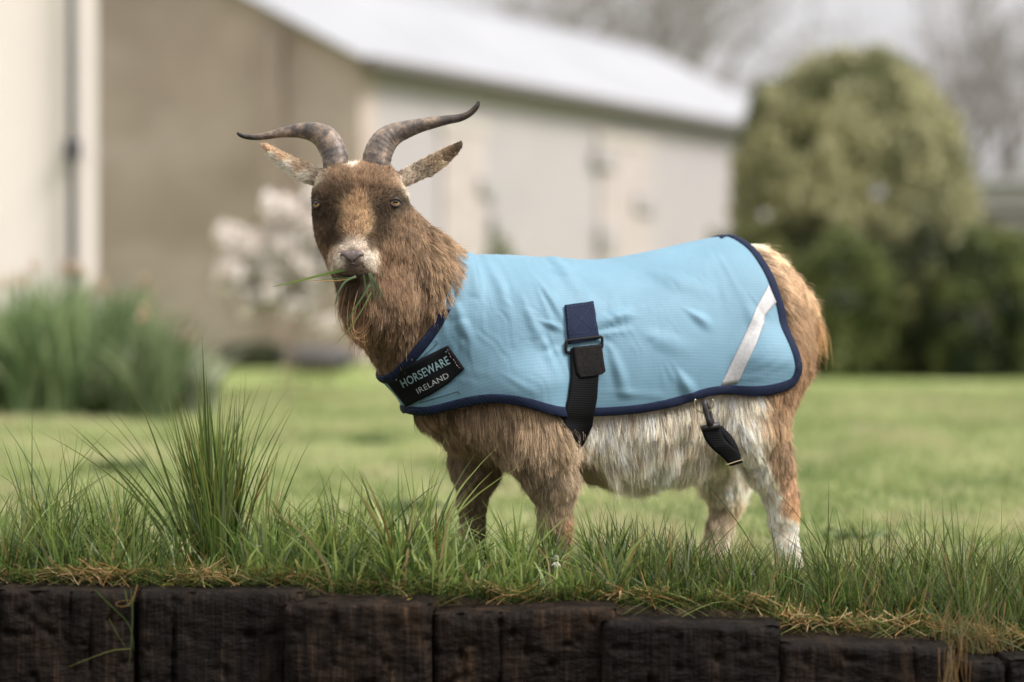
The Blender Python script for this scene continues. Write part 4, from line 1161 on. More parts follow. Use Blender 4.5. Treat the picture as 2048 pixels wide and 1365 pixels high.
head_blobs = [
    (718, 350, 22, (138, 98, 62), (.0, 1), 20), (680, 360, 20, (120, 84, 54), (-.4, .8), 15), (760, 360, 20, (118, 82, 52), (.4, .8), 14), (705, 332, 8, (236, 224, 208), (-.1, 1), 14),
    (655, 385, 16, (96, 68, 48), (-.6, .6), 8), (690, 385, 16, (98, 70, 48), (-.4, 1), 13), (785, 365, 14, (140, 100, 66), (.5, .6), 9), (782, 388, 13, (94, 72, 56), (.5, .4), 6), (750, 385, 16, (98, 68, 46), (.4, 1), 13),
    (718, 402, 11, (170, 128, 84), (.0, 1), 15), (705, 425, 16, (182, 142, 92), (-.15, 1), 12), (720, 445, 18, (178, 138, 90), (.25, 1), 11), (700, 455, 14, (158, 116, 74), (-.3, .8), 10), (712, 468, 9, (150, 112, 76), (0, 1), 8),
    (635, 408, 9, (84, 62, 46), (-.5, -.5), 4), (650, 425, 14, (72, 50, 36), (-.3, -1), 7), (672, 430, 12, (78, 54, 38), (-.3, -.6), 8), (640, 460, 15, (98, 68, 44), (-.1, -1), 10), (668, 470, 14, (74, 52, 37), (-.4, -.8), 8), (655, 505, 16, (122, 86, 54), (-.1, -1), 12), (680, 478, 9, (88, 62, 44), (-.5, -.3), 6),
    (790, 408, 10, (96, 76, 60), (.3, -.6), 4), (765, 415, 15, (74, 52, 38), (.3, -.6), 8), (765, 450, 14, (84, 60, 43), (.3, -1), 9), (795, 450, 16, (132, 96, 66), (.1, -1), 16), (745, 475, 11, (100, 72, 48), (.5, -.6), 8), (780, 500, 18, (138, 100, 68), (.15, -1), 20), (800, 500, 16, (142, 104, 70), (0, -1), 24), (765, 535, 16, (140, 100, 66), (.1, -1), 22), (780, 560, 18, (130, 92, 60), (0, -1), 26), (742, 492, 7, (110, 82, 58), (.4, -.6), 6),
    (672, 338, 9, (128, 94, 62), (-.25, 1), 20), (755, 338, 10, (134, 98, 66), (.2, 1), 20), (716, 338, 9, (136, 98, 64), (.05, 1), 22), (640, 425, 8, (70, 50, 36), (-.2, -1), 6),
    (705, 482, 9, (178, 166, 156), (0, .9), 5), (685, 495, 8, (186, 174, 162), (-.8, .3), 5), (725, 490, 8, (182, 168, 156), (.7, .4), 5), (672, 515, 9, (204, 193, 180), (-.9, -.3), 5), (742, 512, 9, (206, 194, 181), (.9, -.2), 6), (675, 532, 8, (200, 188, 174), (-.8, -.5), 5), (745, 530, 8, (218, 204, 190), (.8, -.5), 6),
    (705, 510, 8, (132, 108, 96), (0, .5), 2.5), (705, 525, 8, (96, 76, 68), (0, .5), 2), (706, 544, 8, (118, 92, 80), (0, -1), 3), (680, 545, 8, (122, 96, 82), (-.4, -1), 4), (735, 545, 8, (130, 102, 88), (.4, -1), 4),
    (705, 565, 10, (66, 46, 34), (0, -1), 10), (715, 585, 14, (84, 58, 40), (-.1, -1), 26), (690, 580, 12, (100, 70, 46), (-.2, -1), 24), (745, 575, 14, (110, 78, 52), (0, -1), 22),
    # ears
    (635, 352, 12, (172, 156, 140), (-1, .4), 8), (600, 330, 10, (160, 132, 104), (-1, .5), 8), (565, 308, 9, (178, 142, 104), (-1, .6), 7), (535, 295, 7, (180, 140, 104), (-1, .7), 5), (610, 358, 10, (202, 194, 180), (-1, -.2), 13), (580, 338, 9, (216, 208, 194), (-1, -.1), 12), (552, 318, 7, (214, 204, 186), (-1, .2), 9),
    (812, 360, 12, (186, 174, 160), (1, .5), 8), (840, 345, 11, (158, 142, 126), (1, .6), 7), (865, 322, 10, (162, 138, 112), (1, .6), 7), (895, 305, 9, (136, 104, 74), (1, .7), 7), (915, 294, 7, (84, 64, 48), (1, .8), 4), (845, 362, 9, (190, 176, 160), (1, .1), 12), (880, 336, 7, (180, 160, 134), (1, .3), 10), (820, 380, 7, (190, 178, 160), (.8, -.2), 12)]
def blob_eval(q, blobs):
    xy = np.array([(b[0], b[1]) for b in blobs]); sg = np.array([b[2] for b in blobs], float)
    cols = np.array([lin(b[3]) for b in blobs]); vec = np.array([(b[4][0], b[4][1]) for b in blobs], float); vec /= np.linalg.norm(vec, axis=1)[:, None]
    ln = np.array([b[5] for b in blobs], float)
    C = np.empty((len(q), 3)); D = np.empty((len(q), 2)); L = np.empty(len(q))
    for i in range(0, len(q), 20000):
        d2 = ((q[i:i+20000, None] - xy) ** 2).sum(-1) / (2 * sg * sg)
        w = np.exp(-(d2 - d2.min(1, keepdims=True)) * 1.6); w /= w.sum(1, keepdims=True)
        C[i:i+20000] = w @ cols; D[i:i+20000] = w @ vec; L[i:i+20000] = w @ ln
    return C, D, L
def is_head(P, q):
    return (P[:, 1] < 4.70) & (q[:, 1] < 600) & (q[:, 0] < 822 + 0 * q[:, 0]) | ((q[:, 1] < 392) & (q[:, 0] < 930))
def fur_at(P, jitter=6.0, seed=0):
    q = proj(P); s, l, z = body_coords(P)
    far = (l < -0.02) & (q[:, 0] > 1150) & (q[:, 1] < 900)
    Pm = mirror_near(P); qm = np.where(far[:, None], proj(Pm), q)
    qj = qm + jitter * np.stack([vnoise(P, 70, 3 + seed, 2), vnoise(P, 70, 8 + seed, 2)], 1)
    Cb, Db, Lb = blob_eval(qj, body_blobs); Ch, Dh, Lh = blob_eval(q + 2.0 * np.stack([vnoise(P, 130, 3, 1), vnoise(P, 130, 4, 1)], 1), head_blobs)
    hd = is_head(P, q)
    # neck side behind the cheek: soft change
    C = np.where(hd[:, None], Ch, Cb); D = np.where(hd[:, None], Dh, Db); L = np.where(hd, Lh, Lb)
    return desat(C), D, L * 1e-3, hd
FURG = 1.36
skinC, _, _, _ = fur_at(V)
hoof = V[:, 2] < 0.018
skinC = np.where(hoof[:, None], np.array([0.02, 0.017, 0.014]), np.minimum(skinC * FURG * 0.75, .8))
goat = thing("goat", "brown and white horned goat turning its face to the camera, wearing a blue coat", "goat")
SKIN = attr_mat("goat_hide", 0.8, 0.1, 0.15)
body = mesh_obj("body", V, F, SKIN, goat, True, skinC)

def sample(Nn, V, F, N, wfun=None):
    T = np.concatenate([F[:, [0, 1, 2]], F[:, [0, 2, 3]]])
    A = np.linalg.norm(np.cross(V[T[:, 1]] - V[T[:, 0]], V[T[:, 2]] - V[T[:, 0]]), axis=1)
    if wfun is not None: A = A * wfun(V[T].mean(1))
    k = rng.choice(len(T), Nn, p=A / A.sum()); u = rng.random(Nn); v = rng.random(Nn)
    fl = u + v > 1; u[fl] = 1 - u[fl]; v[fl] = 1 - v[fl]
    a, b, c = T[k, 0], T[k, 1], T[k, 2]
    P = V[a] * (1 - u - v)[:, None] + V[b] * u[:, None] + V[c] * v[:, None]
    n = N[a] * (1 - u - v)[:, None] + N[b] * u[:, None] + N[c] * v[:, None]
    return P, n / np.linalg.norm(n, axis=1)[:, None]
EYES = [hit(634, 409, 'goat'), hit(790, 405, 'goat')]
def density(P):
    q = proj(P); s, l, z = body_coords(P)
    w = np.ones(len(P)); f = coat_f(P)
    w[f > -1] = 0.0
    w[(P[:, 2] < 0.012)] = 0.0
    hd = is_head(P, q); w[hd] *= 4.0
    # hidden far side
    w[(l < -0.06) & (q[:, 0] > 960) & (P[:, 2] > 0.22)] *= 0.35
    for e in EYES:
        if e is not None: w[np.linalg.norm(P - e[0], axis=1) < 0.0100] = 0
    nz = ((q[:, 0] - 704) / 22) ** 2 + ((q[:, 1] - 517) / 15) ** 2 < 1
    w[nz & hd & (P[:, 1] < 4.62)] = 0
    return w
NF = 320000
P0, N0 = sample(NF, V, F, N, density)
C0_, D0, L0, H0 = fur_at(P0)
def strands(P0, N0, D0, L0, H0, K=6, lift=0.45, seed=0):
    n = len(P0); q_ = proj(P0); nk = (q_[:, 0] > 855) & (q_[:, 0] < 930) & (q_[:, 1] < 625) & (P0[:, 1] < 5)
    comb = np.stack([D0[:, 0], np.zeros(n), D0[:, 1]], 1)
    # on the parts facing away keep the hair following the body, downwards
    cb = comb - (comb * N0).sum(1)[:, None] * N0
    nl = np.linalg.norm(cb, axis=1)[:, None]; cb = cb / (nl + 0.15)
    sw = np.where(H0, .22, .42)[:, None] * np.stack([vnoise(P0, 28, 21, 2), vnoise(P0, 28, 22, 2), vnoise(P0, 28, 23, 2)], 1)
    cb = cb + sw + rng.normal(size=(n, 3)) * 0.09
    t = np.linspace(0, 1, K)[None, :, None]
    L = L0[:, None, None]
    lf = (lift * (0.8 + 0.5 * rng.random(n)) * np.where(nk, 2.6, 1))[:, None, None] * np.where(H0, 0.9, 1.0)[:, None, None]
    g = np.array([0, 0, -1.0]) * np.where(H0, 0.0, 0.22)[:, None, None]
    P = P0[:, None] + L * (N0[:, None] * lf * (t - 0.55 * t * t) + cb[:, None] * t * 0.92 + g * t * t * 0.6)
    return P
K = 6
L0v = L0 * (0.7 + 0.5 * rng.random(NF)) * (1 + 0.25 * vnoise(P0, 20, 31, 1))
S = strands(P0, N0, D0, L0v, H0, K)
# clumping
nc = NF // 30
ci = rng.choice(NF, nc, replace=False)
kd = KDTree(nc)
for i, p in enumerate(P0[ci]): kd.insert(p, i)
kd.balance()
own = np.array([kd.find(p)[1] for p in P0])
CS = S[ci][own]
t = (np.linspace(0, 1, K) ** 1.1)[None, :, None]
camt = np.where(H0, 0.36, 0.50)[:, None, None] * (0.6 + 0.5 * rng.random(NF))[:, None, None]
same = (np.linalg.norm(P0 - P0[ci][own], axis=1) < 0.014)[:, None, None] & ((H0 == H0[ci][own])[:, None, None])
S = np.where(same, S * (1 - t * camt) + (CS + (S[:, :1] - CS[:, :1]) * 0.25) * t * camt, S)
S += rng.normal(size=S.shape) * (0.02 * L0v)[:, None, None] * np.linspace(0, 1, K)[None, :, None]
# flyaways
fly = rng.random(NF) < 0.035
S[fly] += (N0[fly] * (L0v[fly] * 0.35)[:, None])[:, None, :] * (np.linspace(0, 1, K) ** 1.5)[None, :, None]
cn = 1.04 + np.where(H0, .22, 0.42) * vnoise(P0[ci], 150, 41, 1)[own] + np.where(H0, .32, .24) * rng.normal(size=NF) + 0.16 * rng.normal(size=nc)[own]
Cc = np.minimum(C0_ * FURG * np.clip(cn, 0.35, 1.9)[:, None], 0.88)
pale = (rng.random(NF) < 0.06) & ~H0; Cc[pale] = Cc[pale] * 0.4 + np.array(lin((205, 180, 145))) * 0.6
Rr = np.where(H0, 0.00030, 0.00040)[:, None] * np.linspace(1, 0.25, K)[None, :] * (0.8 + 0.4 * rng.random(NF))[:, None]
t = NT("goat_hair"); at_ = t.new("ShaderNodeAttribute", attribute_name="col"); hi_ = t.new("ShaderNodeHairInfo")
t.base(t.mix(at_.outputs["Color"], t.ramp(hi_.outputs["Intercept"], [(0.0, (0.72, 0.70, 0.68)), (0.45, (0.92, 0.92, 0.92)), (1.0, (1.45, 1.45, 1.42))]), 1.0, 'MULTIPLY'))   # banded hair: grey at the root, pale at the tip
FUR = t.set(Roughness=0.55, Specular_IOR_Level=0.15)
hair_obj("fur", S, Rr, Cc, FUR, goat)

# beard and tail wisps
bs = []; bc = []
def wisp(p, path, n, spread, col, tspread):
    path = np.array(path)
    for i in range(n):
        o = rng.normal(size=3) * spread; e = rng.normal(size=3) * tspread
        tt = np.linspace(0, 1, len(path))[:, None]
        bs.append(path + o * (1 - tt) + e * tt ** 1.5); bc.append(np.array(lin(col)) * FURG * (0.7 + 0.6 * rng.random()))
wisp(0, [hp(690, 575, -.02), hp(682, 600, -.028), hp(677, 630, -.03), hp(684, 655, -.03), hp(693, 670, -.028), hp(700, 680, -.026), hp(704, 684, -.024)], 8, 0.005, (112, 90, 66), 0.007)
wisp(0, [hp(712, 585, -.015), hp(706, 610, -.022), hp(702, 640, -.026), hp(704, 662, -.026), hp(712, 672, -.026), hp(722, 672, -.026), hp(735, 660, -.026)], 5, 0.006, (168, 138, 102), 0.006)
wisp(0, [hp(735, 585, -.01), hp(738, 610, -.018), hp(742, 630, -.02), hp(738, 650, -.022), hp(726, 664, -.022), hp(712, 674, -.022), hp(700, 678, -.022)], 5, 0.008, (128, 102, 74), 0.006)
wisp(0, [hp(725, 590, 0.0), hp(722, 615, -.008), hp(720, 640, -.01), hp(716, 660, -.01), hp(714, 680, -.01), hp(712, 690, -.008), hp(712, 700, -.006)], 60, 0.012, (104, 78, 56), 0.014)
for k in range(9):
    a = B(1614 + 2 * k * .6, 612 + 4 * k, 0.02 - .004 * k)
    wisp(0, [a - [.006, 0, -.006], a + [.006, 0, -.006], a + [.014, 0, -.018], a + [.019, 0, -.032], a + [.020, 0, -.046], a + [.018, 0, -.060], a + [.014, 0, -.074 - .012 * rng.random()]], 20, 0.010, (196, 160, 116) if k % 2 else (140, 106, 72), 0.013)
bs = np.array(bs); hair_obj("beard_and_tail_wisps", bs, np.full(bs.shape[:2], 0.00036) * np.linspace(1, .3, bs.shape[1]), np.array(bc), FUR, goat)

# horns
def horn_mat():
    t = NT("horn_keratin")
    f = t.noise(t.mapping(), 45, 6, 0.65); f2 = t.noise(t.mapping(), 220, 4, 0.6)
    a = t.new("ShaderNodeAttribute", attribute_name="col")
    c = t.ramp(f, [(0.36, (0.055, 0.048, 0.044)), (0.50, (0.12, 0.092, 0.072)), (0.66, (0.27, 0.20, 0.14))])
    t.base(t.mix(t.mix(c, t.ramp(f2, [(0.3, (0.7,) * 3), (0.7, (1.2,) * 3)]), 1.0, 'MULTIPLY'), a.outputs["Color"], 1.0, 'MULTIPLY'))
    t.bump(t.math('ADD', t.math('MULTIPLY', f, 0.6), t.math('MULTIPLY', f2, 0.5)), 0.5, 0.002)
    return t.set(Roughness=0.45, Specular_IOR_Level=0.4)
HORN = horn_mat()
def horn(cl, twist, keel):
    cl = np.array(cl, float); tt = np.linspace(0, 1, len(cl)); n = 150
    u = np.linspace(0, 1, n)
    # smooth interpolation (Catmull-Rom through numpy)
    def cr(v):
        out = np.zeros(n); m = len(v); vv = np.concatenate([[2*v[0]-v[1]], v, [2*v[-1]-v[-2]]])
        for i, x in enumerate(u * (m - 1)):
            k = min(int(x), m - 2); f = x - k; p0, p1, p2, p3 = vv[k:k+4]
            out[i] = 0.5*((2*p1)+(-p0+p2)*f+(2*p0-5*p1+4*p2-p3)*f*f+(-p0+3*p1-3*p2+p3)*f**3)
        return out
    X, Yp, Dy, R = cr(cl[:, 0]), cr(cl[:, 1]), cr(cl[:, 2]), cr(cl[:, 3])
    P = np.array([hp(X[i], Yp[i], Dy[i]) for i in range(n)])
    T = np.gradient(P, axis=0); T /= np.linalg.norm(T, axis=1)[:, None]
    k = 36; V = []; Cc = []; arc = np.concatenate([[0], np.cumsum(np.linalg.norm(np.diff(P, axis=0), axis=1))])
    up = np.array([0, -1.0, 0])
    for i in range(n):
        a = np.cross(T[i], up); a /= np.linalg.norm(a); b = np.cross(a, T[i])
        ridge = 0.013 * max(0, 1 - u[i] * 1.1) * math.sin(arc[i] * 2 * math.pi / 0.011 + 1.5 * math.sin(arc[i] * 90))
        for j in range(k):
            th = 2 * math.pi * j / k + twist * u[i]
            rr = R[i] / 1051.0 * (1 + ridge + 0.025 * math.sin(th * 3 + i * .06) + keel * max(0, math.cos(th - 1.2)) ** 8 * max(0, 1 - u[i]))
            tj = 2 * math.pi * j / k
            V.append(P[i] + a * math.cos(tj) * rr + b * math.sin(tj) * rr * 0.86)
            dk = min(1, max(0, (u[i] - .55) / .35)); Cc.append([1.12 - .98 * dk] * 3)
    F = [[i*k+j, i*k+(j+1) % k, (i+1)*k+(j+1) % k, (i+1)*k+j] for i in range(n-1) for j in range(k)]
    F += [list(range(k))[::-1], [(n-1)*k+j for j in range(k)]]
    return mesh_obj("horn", V, F, HORN, goat, True, np.array(Cc))
hl = horn([(672, 352, .03, 25), (671, 328, .032, 26), (666, 303, .038, 26.5), (652, 278, .046, 26), (629, 265, .052, 20.5), (603, 262, .056, 15.5), (580, 264, .058, 12), (558, 267, .06, 9.5), (535, 272, .06, 7.5), (512, 275, .06, 6), (492, 274, .06, 5), (480, 270, .058, 4), (474, 266, .058, 2)], 1.5, 0.10)
hr = horn([(752, 352, .03, 28), (752, 330, .032, 29), (757, 305, .036, 28.5), (769, 283, .042, 26.5), (788, 268, .047, 22.5), (812, 259, .05, 18.5), (840, 251, .052, 14.5), (868, 245, .053, 12), (895, 240, .054, 9.5), (920, 236, .054, 8), (940, 227, .052, 6.5), (953, 214, .05, 5.5), (958, 203, .05, 3)], -1.5, 0.12)
# the chipped step on the inner bend of the right horn
st_ = hp(757, 258, .022)

# eyes
IRIS = NT("amber_iris")
f = IRIS.noise(IRIS.mapping(), 300, 3)
IRIS.base(IRIS.ramp(f, [(0.3, (0.34, 0.20, 0.07)), (0.7, (0.50, 0.33, 0.13))]))
IRISM = IRIS.set(Roughness=0.08, Specular_IOR_Level=0.6, Coat_Weight=0.6)
PUP = plain("pupil_black", (0.004, 0.004, 0.005), 0.1, 0.6)
LID = plain("dark_eyelid", (0.035, 0.023, 0.017), 0.55, 0.35)
def eye(px, py, hw, hh, yaw):
    e = hit(px, py, 'goat'); c = e[0].copy(); n = np.array([math.sin(yaw), -math.cos(yaw), 0.0])
    sx = np.array([math.cos(yaw), math.sin(yaw), 0.0]); up = np.array([0, 0, 1.0])
    c = c + n * 0.0028; R = 0.0106; cc = c - n * (R - 0.003)
    V = []; F = []; nu, nv = 20, 14
    for i in range(nv + 1):
        a = i / nv * math.pi * 0.5
        for j in range(nu):
            b = 2 * math.pi * j / nu; V.append(cc + R * (math.cos(a) * n + math.sin(a) * (math.cos(b) * sx + math.sin(b) * up)))
    F = [[i*nu+j, (i+1)*nu+j, (i+1)*nu+(j+1) % nu, i*nu+(j+1) % nu] for i in range(nv) for j in range(nu)]
    eo = mesh_obj("eye", V, F, IRISM, goat)
    # slit pupil lying on the ball
    m, k = 14, 6; V = []
    for i in range(m):
        x = (i / (m - 1) * 2 - 1) * 0.0056
        for j in range(k):
            z = (j / (k - 1) * 2 - 1) * 0.0027 * (1 - abs(x / 0.0056) ** 4 * .5) + 0.0006
            d = math.sqrt(max(1e-9, (R + .00025) ** 2 - x * x - z * z)); V.append(cc + sx * x + up * z + n * d)
    ii = np.arange(m * k).reshape(m, k)
    mesh_obj("pupil", V, np.stack([ii[:-1, :-1], ii[1:, :-1], ii[1:, 1:], ii[:-1, 1:]], -1).reshape(-1, 4), PUP, eo)
    # eyelids: thick rolls above and below
    for sg, zz, rad, drop in ((1, hh, 0.0034, .0012), (-1, hh, 0.0024, .0)):
        pts = []
        for x in np.linspace(-1, 1, 15):
            z = sg * (zz / 1051.) * (1 - abs(x) ** 2.2) ; xx = x * hw / 1051.
            d = math.sqrt(max(1e-9, (R + .0006) ** 2 - xx * xx - z * z)) if xx * xx + z * z < R * R else 0.002
            pts.append(cc + sx * xx + up * (z - sg * drop) + n * (d + .0002))
        mb = MB(); mb.tube(pts, [rad * (0.6 + .4 * math.sin(math.pi * i / 14)) for i in range(15)], 8); mb.build("eyelid", LID, eo, True)
eye(634, 408, 11.5, 8.5, -0.62)
eye(790, 405, 12.5, 8.0, 0.30)
# nose pad with nostrils
nf = Field(tuple(hp(704, 517, -.05) - [.035, .045, .028]), tuple(hp(704, 517, -.05) + [.035, .05, .028]), 0.0011)
G_ = nf
nd = hit(704, 512, 'goat')[0][1] - HY
nf.ell(hp(704, 514, nd + .010), (0.0225, 0.014, 0.0150), ex, 0.004)
nf.ell(hp(692, 510, nd + .011), (0.011, 0.014, 0.010), ex, 0.004)
nf.ell(hp(717, 510, nd + .011), (0.011, 0.014, 0.010), ex, 0.004)
nf.cone(hp(704, 524, nd + .006), hp(704, 534, nd + .009), .006, .003, 0.006)
for sg in (-1, 1):
    for a in np.linspace(0, 1, 9):
        nf.ell(hp(704 + sg * (5 + 13 * a), 524 - 10 * a ** 2.0, nd - .001 + .006 * a), (0.0040, 0.011, 0.0034), ex, 0.0, sub=True)
for z in np.linspace(526, 536, 8): nf.ell(hp(704, z, nd - .003), (0.0007, 0.003, 0.0012), ex, 0, sub=True)
nV, nF = nf.mesh(0, 2)
t = NT("damp_nose")
f = t.noise(t.mapping(), 260, 4)
t.base(t.ramp(f, [(0.3, (0.070, 0.053, 0.047)), (0.7, (0.155, 0.122, 0.108))])); t.bump(f, 0.5, 0.0008)
mesh_obj("nose", nV, nF, t.set(Roughness=0.5, Specular_IOR_Level=0.4), goat)
# mouth line
m = MB(); pts = []
for x in np.linspace(672, 744, 17):
    h = hit(x, 551 - 5 * abs((x - 706) / 36) ** 2, 'goat')
    if h: pts.append(h[0] + h[1] * .001)
m.tube(pts, 0.0018, 6); m.build("mouth", plain("mouth_dark", (0.015, 0.010, 0.009), 0.6), goat, True)

# grass in the mouth
mg = thing("grass_mouthful", "green and straw-coloured grass blades hanging from the goat's mouth", "grass blades")
def blade_path(pts, w, col, col2=None, name="blade"):
    p = smooth_poly(np.array([(a, b) for a, b, c in pts], float), 3); d = np.interp(np.linspace(0, 1, len(p)), np.linspace(0, 1, len(pts)), [c for a, b, c in pts])
    P = np.array([hp(p[i, 0], p[i, 1], d[i]) for i in range(len(p))]); k = len(P)
    T = np.gradient(P, axis=0); T /= np.linalg.norm(T, axis=1)[:, None]
    side = np.cross(T, np.array([0.25, 1, 0.1])); side /= np.linalg.norm(side, axis=1)[:, None]
    tt = np.linspace(0, 1, k)[:, None]; ww = w * (0.9 + .3 * tt - 1.15 * tt ** 2.5).clip(.05) * .5
    V = np.stack([P - side * ww, P + np.array([0, -.0006, 0]), P + side * ww], 1).reshape(-1, 3)
    F = np.concatenate([np.array([[3*i, 3*i+1, 3*i+4, 3*i+3], [3*i+1, 3*i+2, 3*i+5, 3*i+4]]) for i in range(k - 1)])
    c2 = col2 if col2 is not None else col
    C = np.repeat(np.array(col) * (1 - tt) + np.array(c2) * tt, 3, 0)
    return mesh_obj(name, V, F, BLADE, mg, True, C)
gg, gd, yl = (0.14, 0.22, 0.06), (0.10, 0.17, 0.075), (0.45, 0.26, 0.09)
D_ = -.055
for pts, w, c, c2 in (
    ([(690, 541, D_), (650, 548, D_), (600, 562, D_ - .01), (545, 574, D_ - .02)], .0050, gg, (0.20, 0.28, 0.06)),
    ([(712, 556, D_), (680, 562, D_), (645, 562, D_ - .01), (610, 560, D_ - .01)], .0022, yl, (0.5, 0.33, 0.16)),
    ([(708, 556, D_), (685, 557, D_), (660, 558, D_), (642, 560, D_)], .0020, gd, gg),
    ([(712, 553, D_), (690, 562, D_ - .006), (676, 585, D_ - .008), (669, 612, D_ - .004)], .0042, (0.17, 0.24, 0.12), gd),
    ([(740, 568, D_ + .01), (728, 590, D_), (706, 622, D_), (690, 655, D_ + .005)], .0040, gd, gg),
    ([(742, 585, D_ + .01), (730, 610, D_), (712, 640, D_), (696, 662, D_), (668, 692, D_ + .01)], .0028, gg, (0.22, 0.27, 0.08)),
    ([(727, 550, D_), (730, 565, D_), (731, 585, D_)], .0042, gd, gd),
    ([(737, 547, D_), (742, 560, D_ - .004), (746, 580, D_ - .004), (751, 603, D_)], .0040, (0.16, 0.23, 0.11), gd),
    ([(740, 547, D_), (750, 565, D_ - .004), (760, 582, D_), (768, 598, D_)], .0038, (0.19, 0.26, 0.14), gd),
    ([(738, 548, D_), (748, 568, D_ - .004), (757, 586, D_), (764, 596, D_)], .0030, gd, gd)):
    blade_path(pts, w, c, c2)

# =================================================================== GRASS
GREENS = np.array([(0.036, 0.070, 0.016), (0.090, 0.155, 0.034), (0.165, 0.245, 0.058), (0.28, 0.36, 0.11), (0.16, 0.21, 0.11)])
STRAW = np.array([(0.40, 0.27, 0.11), (0.30, 0.16, 0.05), (0.46, 0.34, 0.17)])
def pick(n, w=(.25, .3, .25, .1, .1), amp=.2):
    return GREENS[rng.choice(5, n, p=w)] * (1 + amp * rng.normal(size=(n, 1))).clip(.4)
def scatter(px0, px1, y0, y1, n, yp=1.0):
    px = px0 + (px1 - px0) * rng.random(n); y = y0 + (y1 - y0) * rng.random(n) ** yp
    x = (px - 1024) / FPX * y
    return np.stack([x, y, ground_z(x, y) - 0.005], 1), px
edge = Rib()
def band(px0, px1, y0, y1, n, hmin, hmax, wid, lean=.35, w=(.25, .3, .25, .1, .1), tip=.35, dark=1.0, tuft=True):
    nt = n
    base, px = scatter(px0, px1, y0, y1, nt)
    if tuft:
        cen, _ = scatter(px0, px1, y0, y1, max(3, n // 22)); k = rng.integers(0, len(cen), n)
        cen[:, 1] = np.maximum(cen[:, 1], 4.352); base = cen[k] + rng.normal(size=(n, 3)) * np.array([.010, .010, 0]); base[:, 1] = np.maximum(base[:, 1], 4.348); hs_ = (0.36 + 1.10 * rng.random(len(cen)) ** 1.2)[k]; ld = (rng.normal(size=(len(cen), 2)) * lean * .5)[k]
    else: hs_ = 1; ld = 0
    h = 1.22 * (hmin + (hmax - hmin) * rng.random(n) ** 1.5) * hs_
    c = pick(n, w) * dark
    ye = rng.random(n) < .04; c[ye] = STRAW[rng.integers(0, 3, ye.sum())] * .8
    edge.add(*ribbons(base, h, rng.normal(size=(n, 2)) * lean + ld, wid * (.5 + .9 * rng.random(n)), c, 8, tipcol=(tip * rng.random(n) ** 2, (0.45, 0.28, 0.08)), face=np.array([1.0, 0, 0])))
band(-60, 300, 4.355, 4.60, 2600, .05, .135, .0034)
band(-60, 240, 4.40, 4.62, 130, .10, .20, .0036, .3)
band(290, 560, 4.38, 4.60, 700, .03, .10, .0028)
band(490, 900, 4.355, 4.58, 2300, .05, .15, .0052, .38, (.08, .22, .35, .25, .1))
band(520, 880, 4.40, 4.62, 110, .11, .19, .0046, .3, (.08, .22, .35, .25, .1))
band(860, 1240, 4.355, 4.60, 2000, .035, .115, .0048, .45, (.12, .25, .33, .2, .1))
band(980, 1160, 4.36, 4.50, 60, .10, .17, .0056, .35, (.05, .2, .35, .3, .1))
band(1200, 1660, 4.355, 4.66, 3700, .035, .105, .0030, .32, (.4, .33, .17, .05, .05), dark=.85)
band(1190, 1330, 4.38, 4.56, 120, .11, .17, .0026, .22, (.3, .35, .25, .05, .05))
band(1640, 2110, 4.355, 4.70, 4300, .045, .135, .0028, .32, (.4, .33, .17, .05, .05), dark=.85)
band(1820, 2110, 4.38, 4.60, 240, .12, .21, .0024, .28, (.4, .33, .17, .05, .05), dark=.85)
band(1230, 1900, 4.55, 4.85, 1400, .03, .07, .0024, .35, (.2, .3, .3, .15, .05))
ov, _ = scatter(-60, 2110, 4.346, 4.375, 2600); ov[:, 2] += .002
edge.add(*ribbons(ov, .035 + .06 * rng.random(len(ov)), np.stack([rng.normal(size=len(ov)) * .8, -.2 - .6 * rng.random(len(ov))], 1), .0030 * (.5 + .8 * rng.random(len(ov))), np.where(rng.random((len(ov), 1)) < .25, STRAW[rng.integers(0, 3, len(ov))] * .6, pick(len(ov), (.3, .35, .25, .05, .05))), 8, droop=.35, tipcol=(.6 * rng.random(len(ov)) ** 2, (.42, .25, .08)), face=np.array([1.0, 0, 0])))
band(-60, 2110, 4.60, 4.95, 4200, .02, .05, .0022, .45, (.1, .25, .33, .25, .07))
# single tall thin stalks
for (bx, by_, tx, ty_, dep) in ((1560, 1180, 1395, 925, 4.5), (1700, 1160, 1535, 940, 4.5), (1655, 1160, 1655, 960, 4.55), (1790, 1170, 1664, 985, 4.5), (1835, 1190, 1840, 1000, 4.45), (1935, 1230, 1760, 985, 4.4), (1900, 1200, 2030, 1010, 4.5), (1480, 1180, 1380, 1120, 4.4),
                                (45, 1140, 43, 900, 4.5), (70, 1150, 66, 940, 4.5), (105, 1140, 128, 915, 4.5), (690, 1160, 530, 935, 4.45), (590, 1160, 675, 920, 4.5), (180, 1140, 130, 905, 4.5), (610, 1150, 760, 950, 4.5), (960, 1160, 868, 1020, 4.5), (1560, 1180, 1530, 985, 4.5), (1240, 1180, 1195, 1000, 4.45)):
    b = W(bx, by_, dep); e = W(tx, ty_, dep + .02); b[2] = min(b[2], ground_z(b[0], dep)); d = e - b
    n = 1; L = np.linalg.norm(d)
    edge.add(*ribbons(b[None], np.array([d[2] * 1.03]), np.array([[d[0] / d[2], 0.0]]), .0026, pick(1, (.4, .4, .2, 0, 0)), 10, tipcol=(np.array([.3]), (.3, .22, .08)), face=np.array([1.0, 0, 0]), bend=1.5))
tag(edge.build("grass"), kind='stuff')

